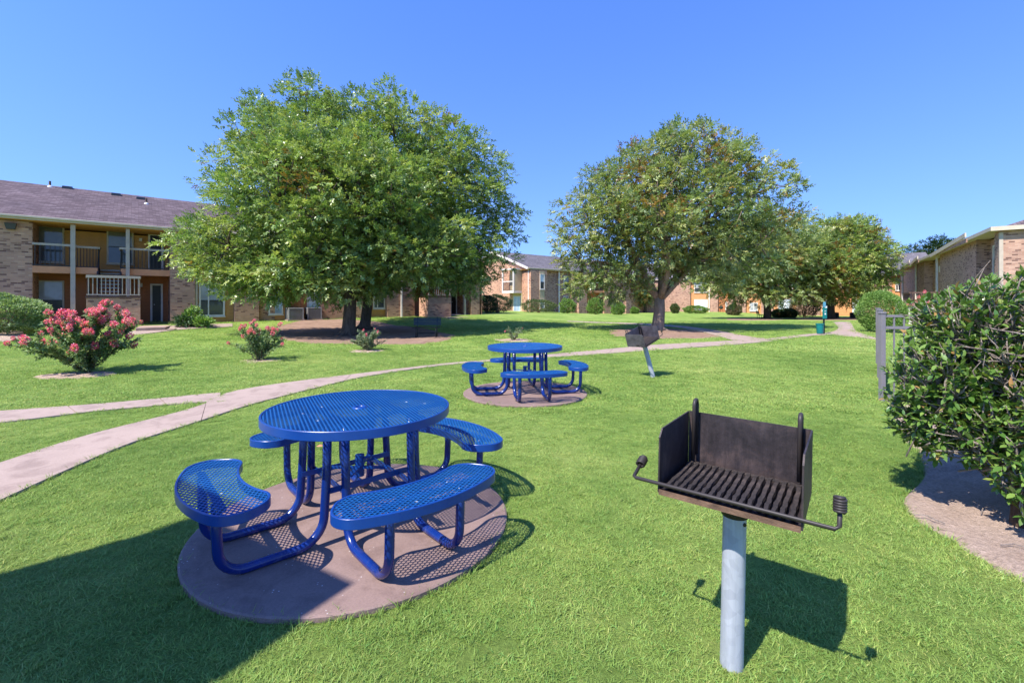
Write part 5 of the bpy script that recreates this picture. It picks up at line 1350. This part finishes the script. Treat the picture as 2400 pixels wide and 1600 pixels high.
    for c, i in enumerate(sel):
        o = bpy.data.objects.new('leaf', meshes[1] if r.uniform() < .035 else meshes[0]); link(o, root)
        M = Matrix(((D[i][0], S[i][0], Nn[i][0], P[i][0]), (D[i][1], S[i][1], Nn[i][1], P[i][1]), (D[i][2], S[i][2], Nn[i][2], P[i][2]), (0, 0, 0, 1)))
        o.matrix_local = M @ Matrix.Scale(float(L[i]), 4)
    V = (P[rest][:, None] + lv[None, :, 0:1]*D[rest][:, None]*L[rest][:, None, None] + lv[None, :, 1:2]*S[rest][:, None]*L[rest][:, None, None] + lv[None, :, 2:3]*Nn[rest][:, None]*L[rest][:, None, None]).reshape(-1, 3)
    tri = np.array([(0,1,6),(1,2,7),(1,7,6),(2,3,7),(0,6,5),(6,7,4),(6,4,5),(7,3,4)]); Fc = (np.arange(len(rest))[:, None, None]*8+tri[None]).reshape(-1, 3)
    t = r.uniform(0, 1, (len(rest), 1)); col = np.array([(.065,.145,.026)])*(1-t)+np.array([(.19,.29,.06)])*t; dm = r.uniform(0, 1, len(rest)) < .03; col[dm] = (.34, .2, .07); ym = r.uniform(0, 1, len(rest)) < .05; col[ym] = (.2, .25, .05)
    o = bpy.data.objects.new('foliage', np_mesh('foliage', V, Fc, glossy_fol, np.repeat(col, 8, 0), True)); link(o, root); tag(o, kind='stuff')
laurel()
# fallen twigs and leaves on the bed, one leaf on the lawn
rr = random.Random(8)
for px, py, L, a, lab in ((2300, 1215, .34, .5, 'long dry twig lying on the soil close to the glossy shrub trunk'), (2215, 1238, .16, 2.2, 'short dry twig lying on the soil near the lawn edge'), (2345, 1290, .22, -.4, 'bent dry twig lying on the open soil nearest the camera')):
    x, y = G(px, py); o = MB().tube([(0, 0, .0), (L*.3, .02, .012), (L*.6, -.015, .01), (L, .01, .003)], [.004, .0035, .003, .0015], 5).build('fallen_twig', twig_m); o.location = (x, y, .034); o.rotation_euler = (0, 0, a)
    tag(o, lab, 'twig', 'fallen twigs on the soil')
x, y = G(741, 1056); lf = MB().add([(0,0,0),(.03,.022,.012),(.07,.018,.004),(.095,0,.015),(.07,-.02,.008),(.03,-.02,.0)], [(0,1,5),(1,2,4,5),(2,3,4)]).build('dry_leaf', paint('dry_leaf', (.45,.20,.10), .8, .15)); lf.location = (x, y, .045); tag(lf, 'brown dry leaf lying on the grass behind the near table', 'leaf')

# ragged longer grass along slab and soil edges
edge_t = [bpy.data.objects.new('tuft_source', tuft_mesh('tuft_edge', 22, .03, .05, .0034, 90+i, 1.1)) for i in range(4)]
EP = []
for poly in KEEP:
    q = np.roll(poly, -1, 0); seg = np.hypot(*(q-poly).T); n_ = (seg/.035).astype(int)+1
    for a_, b_, m_ in zip(poly, q, n_):
        if min(a_[1], b_[1]) > 11 or max(a_[1], b_[1]) < .5: continue
        t_ = rs.uniform(0, 1, m_)[:, None]; EP.append(a_+(b_-a_)*t_+rs.normal(0, .014, (m_, 2)))
EP = np.concatenate(EP); EP = EP[in_view(EP) & (rs.uniform(0, 1, len(EP)) < .8)]
gn_scatter('edge_grass', EP, edge_t, .5, 1.25, 'ragged longer grass along the edges of paths and pads')
EP = []
for poly in KEEP:
    q = np.roll(poly, -1, 0); seg = np.hypot(*(q-poly).T); n_ = (seg/.14).astype(int)+1
    for a_, b_, m_ in zip(poly, q, n_):
        if min(a_[1], b_[1]) < 10 or max(a_[1], b_[1]) > 32: continue
        t_ = rs.uniform(0, 1, m_)[:, None]; EP.append(a_+(b_-a_)*t_+rs.normal(0, .10, (m_, 2)))
EP = np.concatenate(EP); EP = EP[in_view(EP)]
gn_scatter('far_edge_grass', EP, mid_t, .6, 1.3, 'thin grass fraying the edges of the distant mulch and paths')
# ------------------------------------------------------------------ grass (last, so that it leaves every slab free)
gn_scatter('near_grass', np.concatenate([scatter(1.15, 3.6, 330), scatter(3.6, 6.2, 230)]), near_t, .75, 1.25, 'dense green lawn grass round the near picnic table and grill')
gn_scatter('middle_grass', scatter(6.0, 13.5, 75), mid_t, .8, 1.25, 'green lawn grass between the far picnic table and the footpath')
gn_scatter('distant_grass', scatter(13, 34, 11), far_t, .7, 1.2, 'green lawn grass beyond the footpath under the trees')
